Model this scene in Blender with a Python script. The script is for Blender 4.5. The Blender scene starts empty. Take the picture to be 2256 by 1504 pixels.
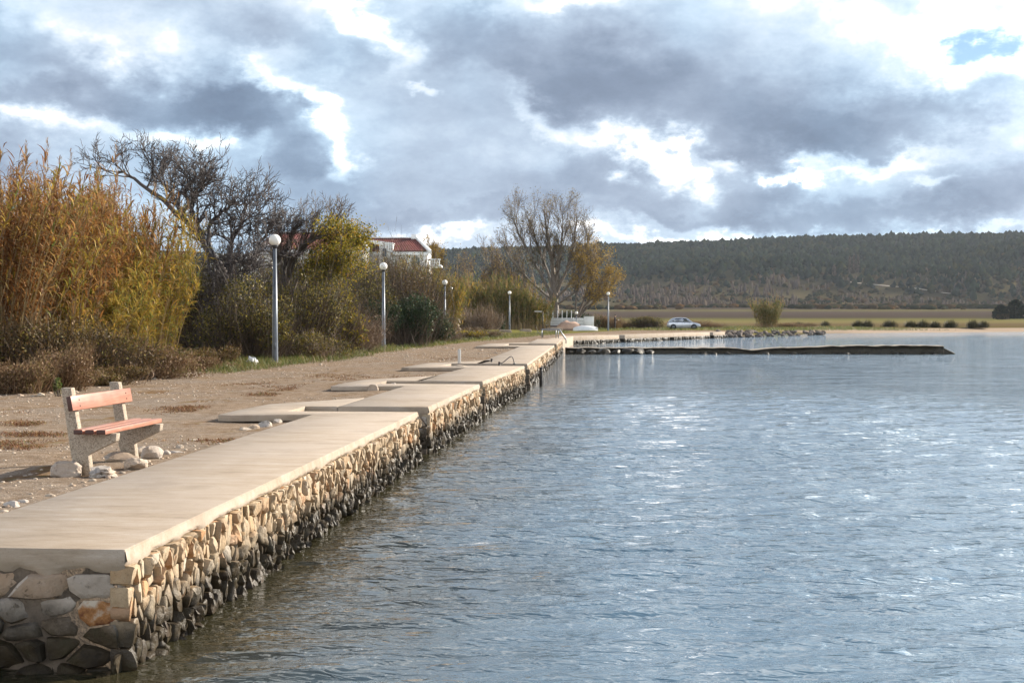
import bpy, bmesh, math, random
import numpy as np
from mathutils import Vector, Matrix, noise

random.seed(7)
np.random.seed(7)
rng = np.random.default_rng(11)
C = bpy.context.scene.collection
SC = bpy.context.scene
R = math.radians

# ---------------------------------------------------------------- camera
CAM_H = 1.6
FPX = 2900.0                       # focal length in photo pixels (photo is 2256 x 1504)
PITCH = math.atan(55.0 / FPX)
cam_data = bpy.data.cameras.new('camera')
cam_data.sensor_width = 36.0
cam_data.lens = 36.0 * FPX / 2256.0
cam_data.clip_start = 0.1
cam_data.clip_end = 20000
cam = bpy.data.objects.new('camera', cam_data)
C.objects.link(cam)
cam.location = (0, 0, CAM_H)
cam.rotation_euler = (R(90) - PITCH, 0, 0)
SC.camera = cam


def ray(px, py):
    """direction seen at a photo pixel"""
    u = (px - 1128.0) / FPX
    v = (752.0 - py) / FPX
    cp, sp = math.cos(PITCH), math.sin(PITCH)
    return Vector((u, cp + v * sp, -sp + v * cp))


def G(px, py, z=0.0):
    """survey: the point of the level plane z that the photo shows at a pixel"""
    d = ray(px, py)
    t = (z - CAM_H) / d.z
    return Vector((d.x * t, d.y * t, z))


def D(px, py, y):
    """survey: the point at a known distance y"""
    d = ray(px, py)
    t = y / d.y
    return Vector((d.x * t, y, CAM_H + d.z * t))


# ---------------------------------------------------------------- sun, sky, exposure
SUN_AZ, SUN_EL = R(62), R(25)
SUN_DIR = Vector((math.sin(SUN_AZ) * math.cos(SUN_EL), math.cos(SUN_AZ) * math.cos(SUN_EL), math.sin(SUN_EL)))
sun_data = bpy.data.lights.new('sun', 'SUN')
sun_data.energy = 5.0
sun_data.angle = R(0.53)
sun_data.color = (1.0, 0.90, 0.76)
sun = bpy.data.objects.new('sun', sun_data)
C.objects.link(sun)
sun.rotation_euler = SUN_DIR.to_track_quat('Z', 'Y').to_euler()
sun.location = SUN_DIR * 50

SC.view_settings.view_transform = 'Standard'
SC.view_settings.look = 'None'
SC.view_settings.exposure = 1.05
SC.view_settings.gamma = 1.0
SC.view_settings.use_curve_mapping = False
SC.cycles.max_bounces = 6
SC.cycles.diffuse_bounces = 2
SC.cycles.glossy_bounces = 3
SC.cycles.transmission_bounces = 4
SC.cycles.transparent_max_bounces = 6
SC.cycles.volume_bounces = 0
SC.cycles.caustics_reflective = False
SC.cycles.caustics_refractive = False
SC.cycles.sample_clamp_indirect = 4.0
SC.cycles.use_denoising = True
SC.cycles.denoising_prefilter = 'ACCURATE'


class NT:
    """small node-tree writer"""
    def __init__(self, tree):
        self.t = tree
        tree.nodes.clear()

    def node(self, typ, **kw):
        n = self.t.nodes.new(typ)
        for k, v in kw.items():
            setattr(n, k, v)
        return n

    def put(self, sock, v):
        if v is None:
            return
        if isinstance(v, bpy.types.NodeSocket):
            self.t.links.new(v, sock)
        elif isinstance(v, (tuple, list)):
            if sock.type == 'RGBA' and len(v) == 3:
                v = (*v, 1.0)
            sock.default_value = v
        else:
            sock.default_value = v

    def math(self, op, a, b=None, c=None, clamp=False):
        n = self.node('ShaderNodeMath', operation=op)
        n.use_clamp = clamp
        self.put(n.inputs[0], a)
        self.put(n.inputs[1], b)
        self.put(n.inputs[2], c)
        return n.outputs[0]

    def vmath(self, op, a, b=None, out=0):
        n = self.node('ShaderNodeVectorMath', operation=op)
        self.put(n.inputs[0], a)
        if b is not None:
            if op == 'SCALE':
                self.put(n.inputs['Scale'], b)
            else:
                self.put(n.inputs[1], b)
        return n.outputs[out]

    def mix(self, fac, a, b, blend='MIX'):
        n = self.node('ShaderNodeMix', data_type='RGBA', blend_type=blend)
        n.clamp_factor = True
        self.put(n.inputs[0], fac)
        self.put(n.inputs[6], a)
        self.put(n.inputs[7], b)
        return n.outputs[2]

    def noise(self, vec, scale, detail=4.0, rough=0.55, dist=0.0, out='Fac', dims='3D'):
        n = self.node('ShaderNodeTexNoise', noise_dimensions=dims)
        self.put(n.inputs['Vector'], vec)
        self.put(n.inputs['Scale'], scale)
        self.put(n.inputs['Detail'], detail)
        self.put(n.inputs['Roughness'], rough)
        self.put(n.inputs['Distortion'], dist)
        return n.outputs[out]

    def voronoi(self, vec, scale, feature='F1', out='Distance', rand=1.0):
        n = self.node('ShaderNodeTexVoronoi', feature=feature)
        self.put(n.inputs['Vector'], vec)
        self.put(n.inputs['Scale'], scale)
        self.put(n.inputs['Randomness'], rand)
        return n.outputs[out]

    def mapping(self, vec, loc=(0, 0, 0), rot=(0, 0, 0), scale=(1, 1, 1), typ='POINT'):
        n = self.node('ShaderNodeMapping', vector_type=typ)
        self.put(n.inputs['Vector'], vec)
        self.put(n.inputs['Location'], loc)
        self.put(n.inputs['Rotation'], rot)
        self.put(n.inputs['Scale'], scale)
        return n.outputs[0]

    def ramp(self, fac, stops, interp='LINEAR'):
        n = self.node('ShaderNodeValToRGB')
        cr = n.color_ramp
        cr.interpolation = interp
        while len(cr.elements) < len(stops):
            cr.elements.new(0.5)
        for e, (p, c) in zip(cr.elements, stops):
            e.position = p
            if not isinstance(c, (tuple, list)):
                c = (c, c, c)
            e.color = (*c, 1.0)
        self.put(n.inputs[0], fac)
        return n.outputs[0]

    def step(self, v, lo, hi, a=0.0, b=1.0):
        n = self.node('ShaderNodeMapRange', interpolation_type='SMOOTHSTEP')
        self.put(n.inputs['Value'], v)
        self.put(n.inputs['From Min'], lo)
        self.put(n.inputs['From Max'], hi)
        self.put(n.inputs['To Min'], a)
        self.put(n.inputs['To Max'], b)
        return n.outputs[0]

    def combine(self, x, y, z):
        n = self.node('ShaderNodeCombineXYZ')
        for i, v in enumerate((x, y, z)):
            self.put(n.inputs[i], v)
        return n.outputs[0]

    def separate(self, v):
        n = self.node('ShaderNodeSeparateXYZ')
        self.put(n.inputs[0], v)
        return n.outputs

    def bump(self, height, strength=0.5, dist=0.02, normal=None):
        n = self.node('ShaderNodeBump')
        self.put(n.inputs['Height'], height)
        n.inputs['Strength'].default_value = strength
        n.inputs['Distance'].default_value = dist
        self.put(n.inputs['Normal'], normal)
        return n.outputs[0]


# sky: banks of cloud laid out by compass bearing and elevation over a clear Nishita sky
world = bpy.data.worlds.new('World')
SC.world = world
world.use_nodes = True
w = NT(world.node_tree)
gen = w.node('ShaderNodeTexCoord').outputs['Generated']
sx, sy, sz = w.separate(gen)
az = w.math('ARCTAN2', sx, sy)
el = w.math('ARCSINE', sz)
ae = w.combine(az, el, 0.0)
# ragged outlines: push the bank outlines about with fractal noise
wr = w.noise(w.mapping(gen, scale=(1, 1, 1.7)), 9.0, 7.0, 0.6, out='Color')
wr = w.vmath('SUBTRACT', wr, (0.5, 0.5, 0.5))
ae = w.vmath('ADD', ae, w.vmath('MULTIPLY', wr, (0.17, 0.10, 0.0)))
wr2 = w.noise(w.mapping(gen, scale=(1, 1, 1.5)), 38.0, 5.0, 0.6, out='Color')
wr2 = w.vmath('SUBTRACT', wr2, (0.5, 0.5, 0.5))
ae = w.vmath('ADD', ae, w.vmath('MULTIPLY', wr2, (0.045, 0.03, 0.0)))
# bank: bearing and elevation of the centre, half sizes, tilt, thickness, edge sharpness
# (tables in survey pixels, turned into angles here)
BANKS = [
    # thick grey banks
    (40, 90, 150, 70, 4, .26, 1), (300, 225, 330, 58, -6, .46, 2), (520, 265, 130, 36, -12, .30, 2),
    (540, 95, 150, 40, -8, .22, 1), (20, 380, 90, 90, 0, .34, 1),
    (660, 385, 112, 58, -10, .40, 3), (500, 325, 34, 40, -40, .30, 2), (760, 120, 90, 50, -20, .20, 1),
    (1180, 130, 300, 85, -14, .36, 2), (1600, 235, 400, 85, -10, .34, 2), (1950, 260, 330, 58, 4, .26, 1),
    (1720, 320, 170, 40, -6, .28, 2), (1480, 120, 200, 60, -10, .12, 1),
    (1000, 400, 240, 70, -10, .22, 1), (1250, 440, 200, 50, 0, .16, 1), (1420, 405, 150, 64, -14, .36, 3), (1650, 412, 75, 62, -30, .38, 3),
    (2120, 430, 260, 52, 3, .32, 2), (1850, 468, 420, 26, 1, .28, 2), (1150, 490, 420, 24, 2, .26, 2),
    (820, 460, 170, 50, -10, .22, 1),
    # thin bright gaps between them
    (255, 100, 170, 70, -30, -.34, 1), (90, 172, 90, 24, -10, -.30, 1), (350, 310, 190, 26, -9, -.42, 2),
    (80, 275, 120, 24, -14, -.36, 1), (750, 45, 130, 44, -28, -.40, 2), (870, 140, 50, 70, -35, -.24, 1),
    (650, 235, 120, 32, -24, -.42, 2), (790, 360, 38, 62, 25, -.44, 2), (730, 290, 100, 36, -20, -.30, 1),
    (620, 150, 110, 34, 20, -.22, 1),
    (1230, 262, 125, 30, -32, -.36, 2), (1430, 315, 170, 30, -24, -.40, 2), (1490, 365, 100, 34, -20, -.42, 3),
    (1585, 330, 60, 18, -20, -.46, 3), (1735, 395, 54, 20, -25, -.62, 2),
    (1880, 355, 200, 24, 5, -.44, 2), (2065, 398, 70, 15, -6, -.40, 3),
    (2000, 60, 260, 80, -20, -.40, 1), (2180, 140, 150, 66, 0, -.44, 2), (2260, 278, 110, 42, 5, -.40, 1),
    (2150, 50, 110, 36, -15, -.30, 1), (1250, 5, 190, 26, 0, -.30, 1), (1060, 40, 120, 30, -20, -.20, 1),
    (960, 532, 160, 14, 2, -.36, 2), (1480, 526, 260, 14, 3, -.34, 2), (1720, 512, 100, 26, -8, -.40, 3),
    (2050, 512, 340, 11, 2, -.32, 2), (960, 220, 36, 15, 0, -.34, 3), (1500, 492, 120, 10, 0, -.2, 1),
]
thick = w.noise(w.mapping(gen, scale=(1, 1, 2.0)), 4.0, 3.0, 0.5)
high = w.step(el, 0.34, 0.78)              # broken cloud higher up, opened and dimmed to cut the ambient light
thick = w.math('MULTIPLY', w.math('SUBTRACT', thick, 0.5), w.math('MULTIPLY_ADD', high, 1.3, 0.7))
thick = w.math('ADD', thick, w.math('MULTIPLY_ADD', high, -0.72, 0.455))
thick = w.math('SUBTRACT', thick, w.step(el, 0.16, 0.34, 0.0, 0.21))      # layer thinned above the banks to brighten the water's reflections
sunside = w.vmath('DOT_PRODUCT', gen, tuple(Vector((SUN_DIR.x, SUN_DIR.y, 0.25)).normalized()), out=1)
thick = w.math('SUBTRACT', thick, w.step(sunside, -0.5, 0.12, 0.45, 0.0))     # cloud cleared behind us to lower ambient light and deepen shadows
fine = w.noise(w.mapping(gen, scale=(1, 1, 1.8)), 13.0, 10.0, 0.66)
thick = w.math('ADD', thick, w.math('MULTIPLY_ADD', fine, 0.86, -0.43))
for (bx, by, brx, bry, rot, amp, k) in BANKS:
    d = ray(bx, by).normalized()
    m = w.mapping(ae, (math.atan2(d.x, d.y), math.asin(d.z), 0), (0, 0, R(rot)), (brx / FPX, bry / FPX, 1.0), 'TEXTURE')
    r2 = w.vmath('DOT_PRODUCT', m, m, out=1)
    if k > 1:
        r2 = w.math('POWER', r2, 1.0 + 0.22 * k)
    g = w.math('POWER', math.exp(-1.0), r2)
    thick = w.math('MULTIPLY_ADD', g, amp, thick)
# light coming through: thin cloud glows white, thick cloud is slate; more light towards the sun
cloud = w.ramp(w.math('MULTIPLY', thick, 0.8), [(0.000, (2.8, 2.75, 2.7)), (0.064, (1.5, 1.5, 1.5)), (0.120, (.95, .965, .985)), (0.184, (.70, .77, .87)), (0.272, (.56, .665, .79)), (0.432, (.40, .50, .63)), (0.608, (.29, .365, .48)), (0.800, (.20, .26, .36)), (1.000, (.145, .19, .275))])
glow = w.math('MULTIPLY', w.step(sunside, 0.70, 1.0, 1.0, 2.4), w.math('MULTIPLY_ADD', high, -0.55, 1.0))
cloud = w.vmath('MULTIPLY', cloud, w.combine(glow, glow, glow))
tint = w.noise(gen, 5.0, 2.0, .5)
cloud = w.vmath('MULTIPLY', cloud, w.mix(w.step(tint, .38, .62), (.92, 1.0, 1.03), (1.0, .99, .985)))
skyt = w.node('ShaderNodeTexSky', sky_type='NISHITA')
skyt.sun_disc = False
skyt.sun_elevation = SUN_EL
skyt.sun_rotation = SUN_AZ
skyt.air_density = 1.0
skyt.dust_density = 0.2
skyt.ozone_density = 3.0
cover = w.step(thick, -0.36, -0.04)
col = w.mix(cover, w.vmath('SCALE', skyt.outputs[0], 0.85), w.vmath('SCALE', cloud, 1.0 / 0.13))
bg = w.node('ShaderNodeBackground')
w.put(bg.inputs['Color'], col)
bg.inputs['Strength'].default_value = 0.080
world.cycles.sampling_method = 'MANUAL'
world.cycles.sample_map_resolution = 512
wo = w.node('ShaderNodeOutputWorld')
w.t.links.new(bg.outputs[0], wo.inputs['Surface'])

# ---------------------------------------------------------------- object helpers
def set_props(o, label=None, cat=None, group=None, kind=None):
    if label:
        o['label'] = label
    if cat:
        o['category'] = cat
    if group:
        o['group'] = group
    if kind:
        o['kind'] = kind
    return o


def thing(name, label, cat, loc=(0, 0, 0), rotz=0.0, group=None):
    o = bpy.data.objects.new(name, None)
    o.empty_display_size = 0.2
    C.objects.link(o)
    o.location = loc
    o.rotation_euler = (0, 0, rotz)
    return set_props(o, label, cat, group)


def put(name, mesh, mat, parent=None, loc=None, kind=None):
    """link a mesh as one object"""
    o = bpy.data.objects.new(name, mesh)
    C.objects.link(o)
    if mat is not None and not mesh.materials:
        mesh.materials.append(mat)
    if parent is not None:
        o.parent = parent
    if loc is not None:
        o.location = loc
    if kind:
        o['kind'] = kind
    return o


def copy_tree(o, parent=None):
    c = o.copy()
    C.objects.link(c)
    if parent is not None:
        c.parent = parent
    for ch in list(o.children):
        copy_tree(ch, c)
    return c


class MB:
    """mesh collector"""
    def __init__(self):
        self.v = []
        self.n = 0
        self.f = []
        self.blocks = []        # (count, array of faces of equal size)

    def add(self, verts, faces):
        b = self.n
        verts = np.asarray([tuple(p) for p in verts], dtype=np.float64).reshape(-1, 3)
        self.v.append(verts)
        self.n += len(verts)
        for f in faces:
            self.f.append([i + b for i in f])
        return b

    def add_np(self, V, F):
        V = np.asarray(V, dtype=np.float64).reshape(-1, 3)
        F = np.asarray(F, dtype=np.int64)
        self.blocks.append(F + self.n)
        self.v.append(V)
        self.n += len(V)

    def box(self, c, s, rot=None):
        hx, hy, hz = s[0] / 2, s[1] / 2, s[2] / 2
        P = [Vector((x, y, z)) for z in (-hz, hz) for y in (-hy, hy) for x in (-hx, hx)]
        if rot is not None:
            P = [rot @ p for p in P]
        P = [p + Vector(c) for p in P]
        self.add(P, [(0, 2, 3, 1), (4, 5, 7, 6), (0, 1, 5, 4), (2, 6, 7, 3), (0, 4, 6, 2), (1, 3, 7, 5)])

    def tube(self, pts, rad, sides=6, caps=True):
        pts = [Vector(p) for p in pts]
        if not hasattr(rad, '__len__'):
            rad = [rad] * len(pts)
        V, F = [], []
        ref = None
        for i, p in enumerate(pts):
            a = pts[max(i - 1, 0)]
            b = pts[min(i + 1, len(pts) - 1)]
            t = (b - a)
            if t.length < 1e-9:
                t = Vector((0, 0, 1))
            t.normalize()
            if ref is None:
                ref = Vector((1, 0, 0)) if abs(t.x) < 0.8 else Vector((0, 1, 0))
            u = (ref - t * ref.dot(t))
            if u.length < 1e-6:
                u = t.orthogonal()
            u.normalize()
            ref = u
            q = t.cross(u)
            for k in range(sides):
                an = 2 * math.pi * k / sides
                V.append(p + (u * math.cos(an) + q * math.sin(an)) * rad[i])
        for i in range(len(pts) - 1):
            for k in range(sides):
                k2 = (k + 1) % sides
                F.append((i * sides + k, i * sides + k2, (i + 1) * sides + k2, (i + 1) * sides + k))
        if caps:
            F.append(tuple(range(sides))[::-1])
            F.append(tuple((len(pts) - 1) * sides + k for k in range(sides)))
        self.add(V, F)

    def lathe(self, prof, c=(0, 0, 0), seg=20):
        V, F = [], []
        for (r, z) in prof:
            for k in range(seg):
                a = 2 * math.pi * k / seg
                V.append((c[0] + r * math.cos(a), c[1] + r * math.sin(a), c[2] + z))
        for i in range(len(prof) - 1):
            for k in range(seg):
                k2 = (k + 1) % seg
                F.append((i * seg + k, i * seg + k2, (i + 1) * seg + k2, (i + 1) * seg + k))
        F.append(tuple(range(seg))[::-1])
        F.append(tuple((len(prof) - 1) * seg + k for k in range(seg)))
        self.add(V, F)

    def prism(self, poly, frame):
        """poly: (a, b) outline, frame: (origin, A, B, N, thickness) extruded along N"""
        o, A, B, N, th = frame
        n = len(poly)
        V = [o + A * a + B * b for a, b in poly] + [o + A * a + B * b + N * th for a, b in poly]
        F = [tuple(range(n))[::-1], tuple(range(n, 2 * n))]
        for i in range(n):
            j = (i + 1) % n
            F.append((i, j, n + j, n + i))
        self.add(V, F)

    def mesh(self, name, smooth=False, bevel=0.0, seg=2):
        V = np.concatenate(self.v) if self.v else np.zeros((0, 3))
        tot, loops = [], []
        for F in self.blocks:
            loops.append(F.reshape(-1))
            tot.append(np.full(len(F), F.shape[1], dtype=np.int64))
        if self.f:
            loops.append(np.array([i for f in self.f for i in f], dtype=np.int64))
            tot.append(np.array([len(f) for f in self.f], dtype=np.int64))
        loops = np.concatenate(loops)
        tot = np.concatenate(tot)
        me = bpy.data.meshes.new(name)
        me.vertices.add(len(V))
        me.vertices.foreach_set('co', V.astype(np.float32).reshape(-1))
        me.loops.add(len(loops))
        me.loops.foreach_set('vertex_index', loops.astype(np.int32))
        me.polygons.add(len(tot))
        st = np.concatenate([[0], np.cumsum(tot)[:-1]]).astype(np.int32)
        me.polygons.foreach_set('loop_start', st)
        me.update(calc_edges=True)
        me.validate(verbose=False)
        if bevel > 0 or not self.blocks:
            bm = bmesh.new()
            bm.from_mesh(me)
            bmesh.ops.recalc_face_normals(bm, faces=bm.faces)
            if bevel > 0:
                es = [e for e in bm.edges if len(e.link_faces) == 2 and e.calc_face_angle(0) > 0.5]
                bmesh.ops.bevel(bm, geom=es, offset=bevel, segments=seg, affect='EDGES', clamp_overlap=True, profile=0.5)
            bm.to_mesh(me)
            bm.free()
        if smooth:
            me.polygons.foreach_set('use_smooth', np.ones(len(me.polygons), dtype=bool))
        me.update()
        return me


def arrays_mesh(name, V, F, smooth=False):
    m = MB()
    m.add_np(V, F)
    return m.mesh(name, smooth)


# ---------------------------------------------------------------- materials
def material(name):
    m = bpy.data.materials.new(name)
    m.use_nodes = True
    return m, NT(m.node_tree)


def finish(n, shader):
    out = n.node('ShaderNodeOutputMaterial')
    n.t.links.new(shader, out.inputs['Surface'])


def principled(n, color, rough=0.7, metallic=0.0, normal=None, spec=0.5, **kw):
    p = n.node('ShaderNodeBsdfPrincipled')
    n.put(p.inputs['Base Color'], color)
    n.put(p.inputs['Roughness'], rough)
    n.put(p.inputs['Metallic'], metallic)
    n.put(p.inputs['Specular IOR Level'], spec)
    n.put(p.inputs['Normal'], normal)
    for k, v in kw.items():
        n.put(p.inputs[k], v)
    return p.outputs[0]


def island_random(n):
    """one random number for each piece, whether it is an object or a loose piece of one"""
    a = n.node('ShaderNodeNewGeometry').outputs['Random Per Island']
    b = n.node('ShaderNodeObjectInfo').outputs['Random']
    return n.math('FRACT', n.math('ADD', a, n.math('MULTIPLY', b, 3.7)))


def position(n):
    return n.node('ShaderNodeNewGeometry').outputs['Position']


def simple_mat(name, color, rough=0.7, metallic=0.0, var=0.12, scale=8.0, spec=0.5, bump=0.0, bscale=60.0):
    m, n = material(name)
    P = n.node('ShaderNodeTexCoord').outputs['Object']
    f = n.noise(P, scale, 5.0, 0.6)
    lo = tuple(c * (1 - var) for c in color)
    hi = tuple(min(1, c * (1 + var)) for c in color)
    c = n.ramp(f, [(0.3, lo), (0.7, hi)])
    nm = None
    if bump:
        nm = n.bump(n.noise(P, bscale, 3.0, 0.6), 0.6, bump)
    finish(n, principled(n, c, rough, metallic, nm, spec))
    return m


def leaf_mat(name, stops, trans=0.35, rough=0.55, vscale=0.5, vamp=0.25, gloss=0.25):
    """thin leaf: colour differs leaf by leaf and branch by branch"""
    m, n = material(name)
    f = n.node('ShaderNodeNewGeometry').outputs['Random Per Island']
    g = n.noise(position(n), vscale, 2.0, 0.5)
    f = n.math('ADD', f, n.math('MULTIPLY_ADD', g, 2 * vamp, -vamp), clamp=True)
    c = n.ramp(f, stops)
    p = principled(n, c, rough, 0.0, None, gloss)
    t = n.node('ShaderNodeBsdfTranslucent')
    n.put(t.inputs['Color'], c)
    mx = n.node('ShaderNodeMixShader')
    mx.inputs[0].default_value = trans
    n.t.links.new(p, mx.inputs[1])
    n.t.links.new(t.outputs[0], mx.inputs[2])
    finish(n, mx.outputs[0])
    return m


M = {}
M['reed_dry'] = leaf_mat('reed_dry', [(0, (.10, .045, .018)), (.35, (.25, .11, .034)), (.6, (.34, .165, .052)), (.85, (.44, .265, .11)), (1, (.26, .22, .05))], vscale=.6, trans=.42)
M['reed_green'] = leaf_mat('reed_green', [(0, (.13, .14, .03)), (.3, (.28, .22, .04)), (.6, (.42, .30, .055)), (.85, (.46, .26, .06)), (1, (.17, .23, .06))], vscale=.5, trans=.42)
M['reed_far'] = leaf_mat('reed_far', [(0, (.055, .085, .025)), (.35, (.11, .14, .035)), (.6, (.20, .17, .05)), (.85, (.30, .19, .055)), (1, (.12, .16, .05))], vscale=.25)
M['cane'] = leaf_mat('cane', [(0, (.22, .15, .085)), (.5, (.34, .24, .135)), (1, (.40, .31, .15))], trans=.05)
M['plume'] = leaf_mat('plume', [(0, (.17, .105, .055)), (.5, (.27, .17, .085)), (1, (.34, .23, .12))], trans=.4)
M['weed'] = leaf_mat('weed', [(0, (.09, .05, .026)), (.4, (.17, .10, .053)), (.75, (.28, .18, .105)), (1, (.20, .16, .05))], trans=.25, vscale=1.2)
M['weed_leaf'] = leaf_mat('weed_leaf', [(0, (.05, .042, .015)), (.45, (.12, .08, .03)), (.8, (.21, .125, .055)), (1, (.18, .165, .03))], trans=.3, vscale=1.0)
M['bramble'] = leaf_mat('bramble', [(0, (.03, .036, .012)), (.4, (.07, .068, .018)), (.7, (.155, .115, .026)), (1, (.32, .25, .035))], trans=.3, vscale=.8)
M['ivy'] = leaf_mat('ivy', [(0, (.018, .034, .016)), (.5, (.034, .058, .026)), (.9, (.055, .085, .04)), (1, (.12, .12, .03))], trans=.2, rough=.55, gloss=.15)
M['yellow_leaf'] = leaf_mat('yellow_leaf', [(0, (.07, .075, .015)), (.4, (.19, .165, .02)), (.75, (.36, .28, .028)), (1, (.34, .18, .03))], trans=.45, vscale=.8)
M['ochre_leaf'] = leaf_mat('ochre_leaf', [(0, (.16, .10, .022)), (.5, (.33, .21, .04)), (1, (.44, .30, .06))], trans=.4)
M['willow_leaf'] = leaf_mat('willow_leaf', [(0, (.10, .085, .04)), (.6, (.20, .15, .065)), (1, (.30, .21, .06))], trans=.4)
M['rush'] = leaf_mat('rush', [(0, (.022, .026, .012)), (.6, (.045, .045, .02)), (1, (.11, .085, .035))], trans=.15)
M['grass'] = leaf_mat('grass', [(0, (.055, .085, .02)), (.4, (.11, .14, .03)), (.75, (.19, .17, .06)), (1, (.26, .19, .09))], trans=.35, vscale=1.5)
M['red_weed'] = leaf_mat('red_weed', [(0, (.11, .045, .022)), (.5, (.21, .09, .04)), (.8, (.25, .15, .06)), (1, (.13, .13, .04))], trans=.2, vscale=1.5)
M['bark_fig'] = simple_mat('bark_fig', (.060, .047, .044), .65, var=.4, scale=6)
M['bark'] = simple_mat('bark', (.10, .078, .062), .75, var=.35, scale=5)
M['bark_pale'] = simple_mat('bark_pale', (.14, .115, .092), .75, var=.35, scale=4)
M['twig'] = leaf_mat('twig', [(0, (.05, .034, .026)), (.5, (.085, .060, .043)), (1, (.125, .09, .065))], trans=.02)
M['twig_dry'] = leaf_mat('twig_dry', [(0, (.12, .08, .052)), (.5, (.20, .14, .095)), (1, (.29, .21, .15))], trans=.08, vscale=1.0)
M['lamp_globe'] = simple_mat('lamp_globe', (.80, .77, .70), .22, var=.03, scale=3)
M['lamp_pole'] = simple_mat('lamp_pole', (.13, .145, .165), .42, .35, var=.2, scale=5)
M['lamp_collar'] = simple_mat('lamp_collar', (.035, .035, .04), .5, var=.2)
M['white_paint'] = simple_mat('white_paint', (.76, .76, .74), .5, var=.08, scale=1.5)
M['off_white'] = simple_mat('off_white', (.60, .58, .54), .6, var=.14, scale=1.2)
M['dark_steel'] = simple_mat('dark_steel', (.045, .042, .04), .5, .5, var=.4, scale=10)
M['galvanised'] = simple_mat('galvanised', (.27, .28, .29), .38, .7, var=.15, scale=10)
M['rubber'] = simple_mat('rubber', (.02, .02, .021), .8)
M['black_plastic'] = simple_mat('black_plastic', (.03, .03, .032), .6)
M['plastic_bag'] = simple_mat('plastic_bag', (.78, .77, .75), .35, var=.06)


def stone_mat(name, stops, tide=None, rough=.75, bumpd=.012, scale=9.0, pale=(.56, .44, .30), spec=.28):
    m, n = material(name)
    P = position(n)
    r = island_random(n)
    v = n.noise(P, scale, 6.0, .62)
    c = n.ramp(r, stops)
    c = n.mix(n.step(v, .40, .78), c, n.mix(.35, c, pale))
    dark = n.noise(P, scale * 3.1, 4.0, .7)
    c = n.mix(n.step(dark, .55, .72), c, n.mix(.75, c, (.06, .042, .028)))
    rough_s = rough
    if tide is not None:
        z = n.separate(P)[2]
        zz = n.math('ADD', z, n.math('MULTIPLY_ADD', n.noise(P, 3.0, 5.0, .6), .44, -.22))
        wet = n.step(zz, tide, tide + .30, 1.0, 0.0)
        wetc = n.mix(.95, c, n.ramp(n.noise(P, 7.0, 4.0, .6), [(.3, (.010, .008, .006)), (.55, (.034, .025, .013)), (.75, (.024, .024, .011))]), )
        c = n.mix(wet, c, wetc)
        rough_s = n.math('MULTIPLY_ADD', wet, -.36, rough)
    h = n.math('MULTIPLY_ADD', n.noise(P, scale * 5, 5.0, .65), .6, n.math('MULTIPLY', v, 1.2))
    finish(n, principled(n, c, rough_s, 0, n.bump(h, 1.0, bumpd), spec))
    return m


WALL_STOPS = [(0, (.38, .285, .185)), (.2, (.27, .19, .115)), (.4, (.43, .35, .25)), (.55, (.33, .215, .115)), (.72, (.41, .32, .215)),
              (.86, (.40, .20, .085)), (.93, (.48, .41, .32)), (1, (.28, .21, .135))]
M['wall_stone'] = stone_mat('wall_stone', WALL_STOPS, tide=-.46)
M['pale_rock'] = stone_mat('pale_rock', [(0, (.37, .325, .285)), (.4, (.44, .395, .355)), (.7, (.35, .285, .235)), (1, (.41, .34, .28))], scale=5.0, rough=.9, bumpd=.02)
M['end_stone'] = stone_mat('end_stone', [(0, (.36, .30, .245)), (.5, (.46, .40, .34)), (.8, (.33, .225, .145)), (1, (.40, .325, .25))], tide=-.44, scale=6.0, spec=.08, pale=(.50, .44, .37), rough=.85, bumpd=.02)
M['brown_rock'] = stone_mat('brown_rock', [(0, (.34, .28, .22)), (.5, (.42, .35, .28)), (1, (.30, .22, .16))], scale=5.0, rough=.85)
M['mole_rock'] = stone_mat('mole_rock', [(0, (.12, .10, .075)), (.5, (.17, .145, .11)), (1, (.11, .105, .065))], tide=-.10, scale=2.5, rough=.8, bumpd=.04, pale=(.20, .17, .12))
M['shore_rock'] = stone_mat('shore_rock', [(0, (.15, .12, .10)), (.5, (.21, .175, .15)), (1, (.12, .10, .085))], tide=-.9, scale=1.6, rough=1.0, bumpd=.04, pale=(.15, .12, .10))


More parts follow.
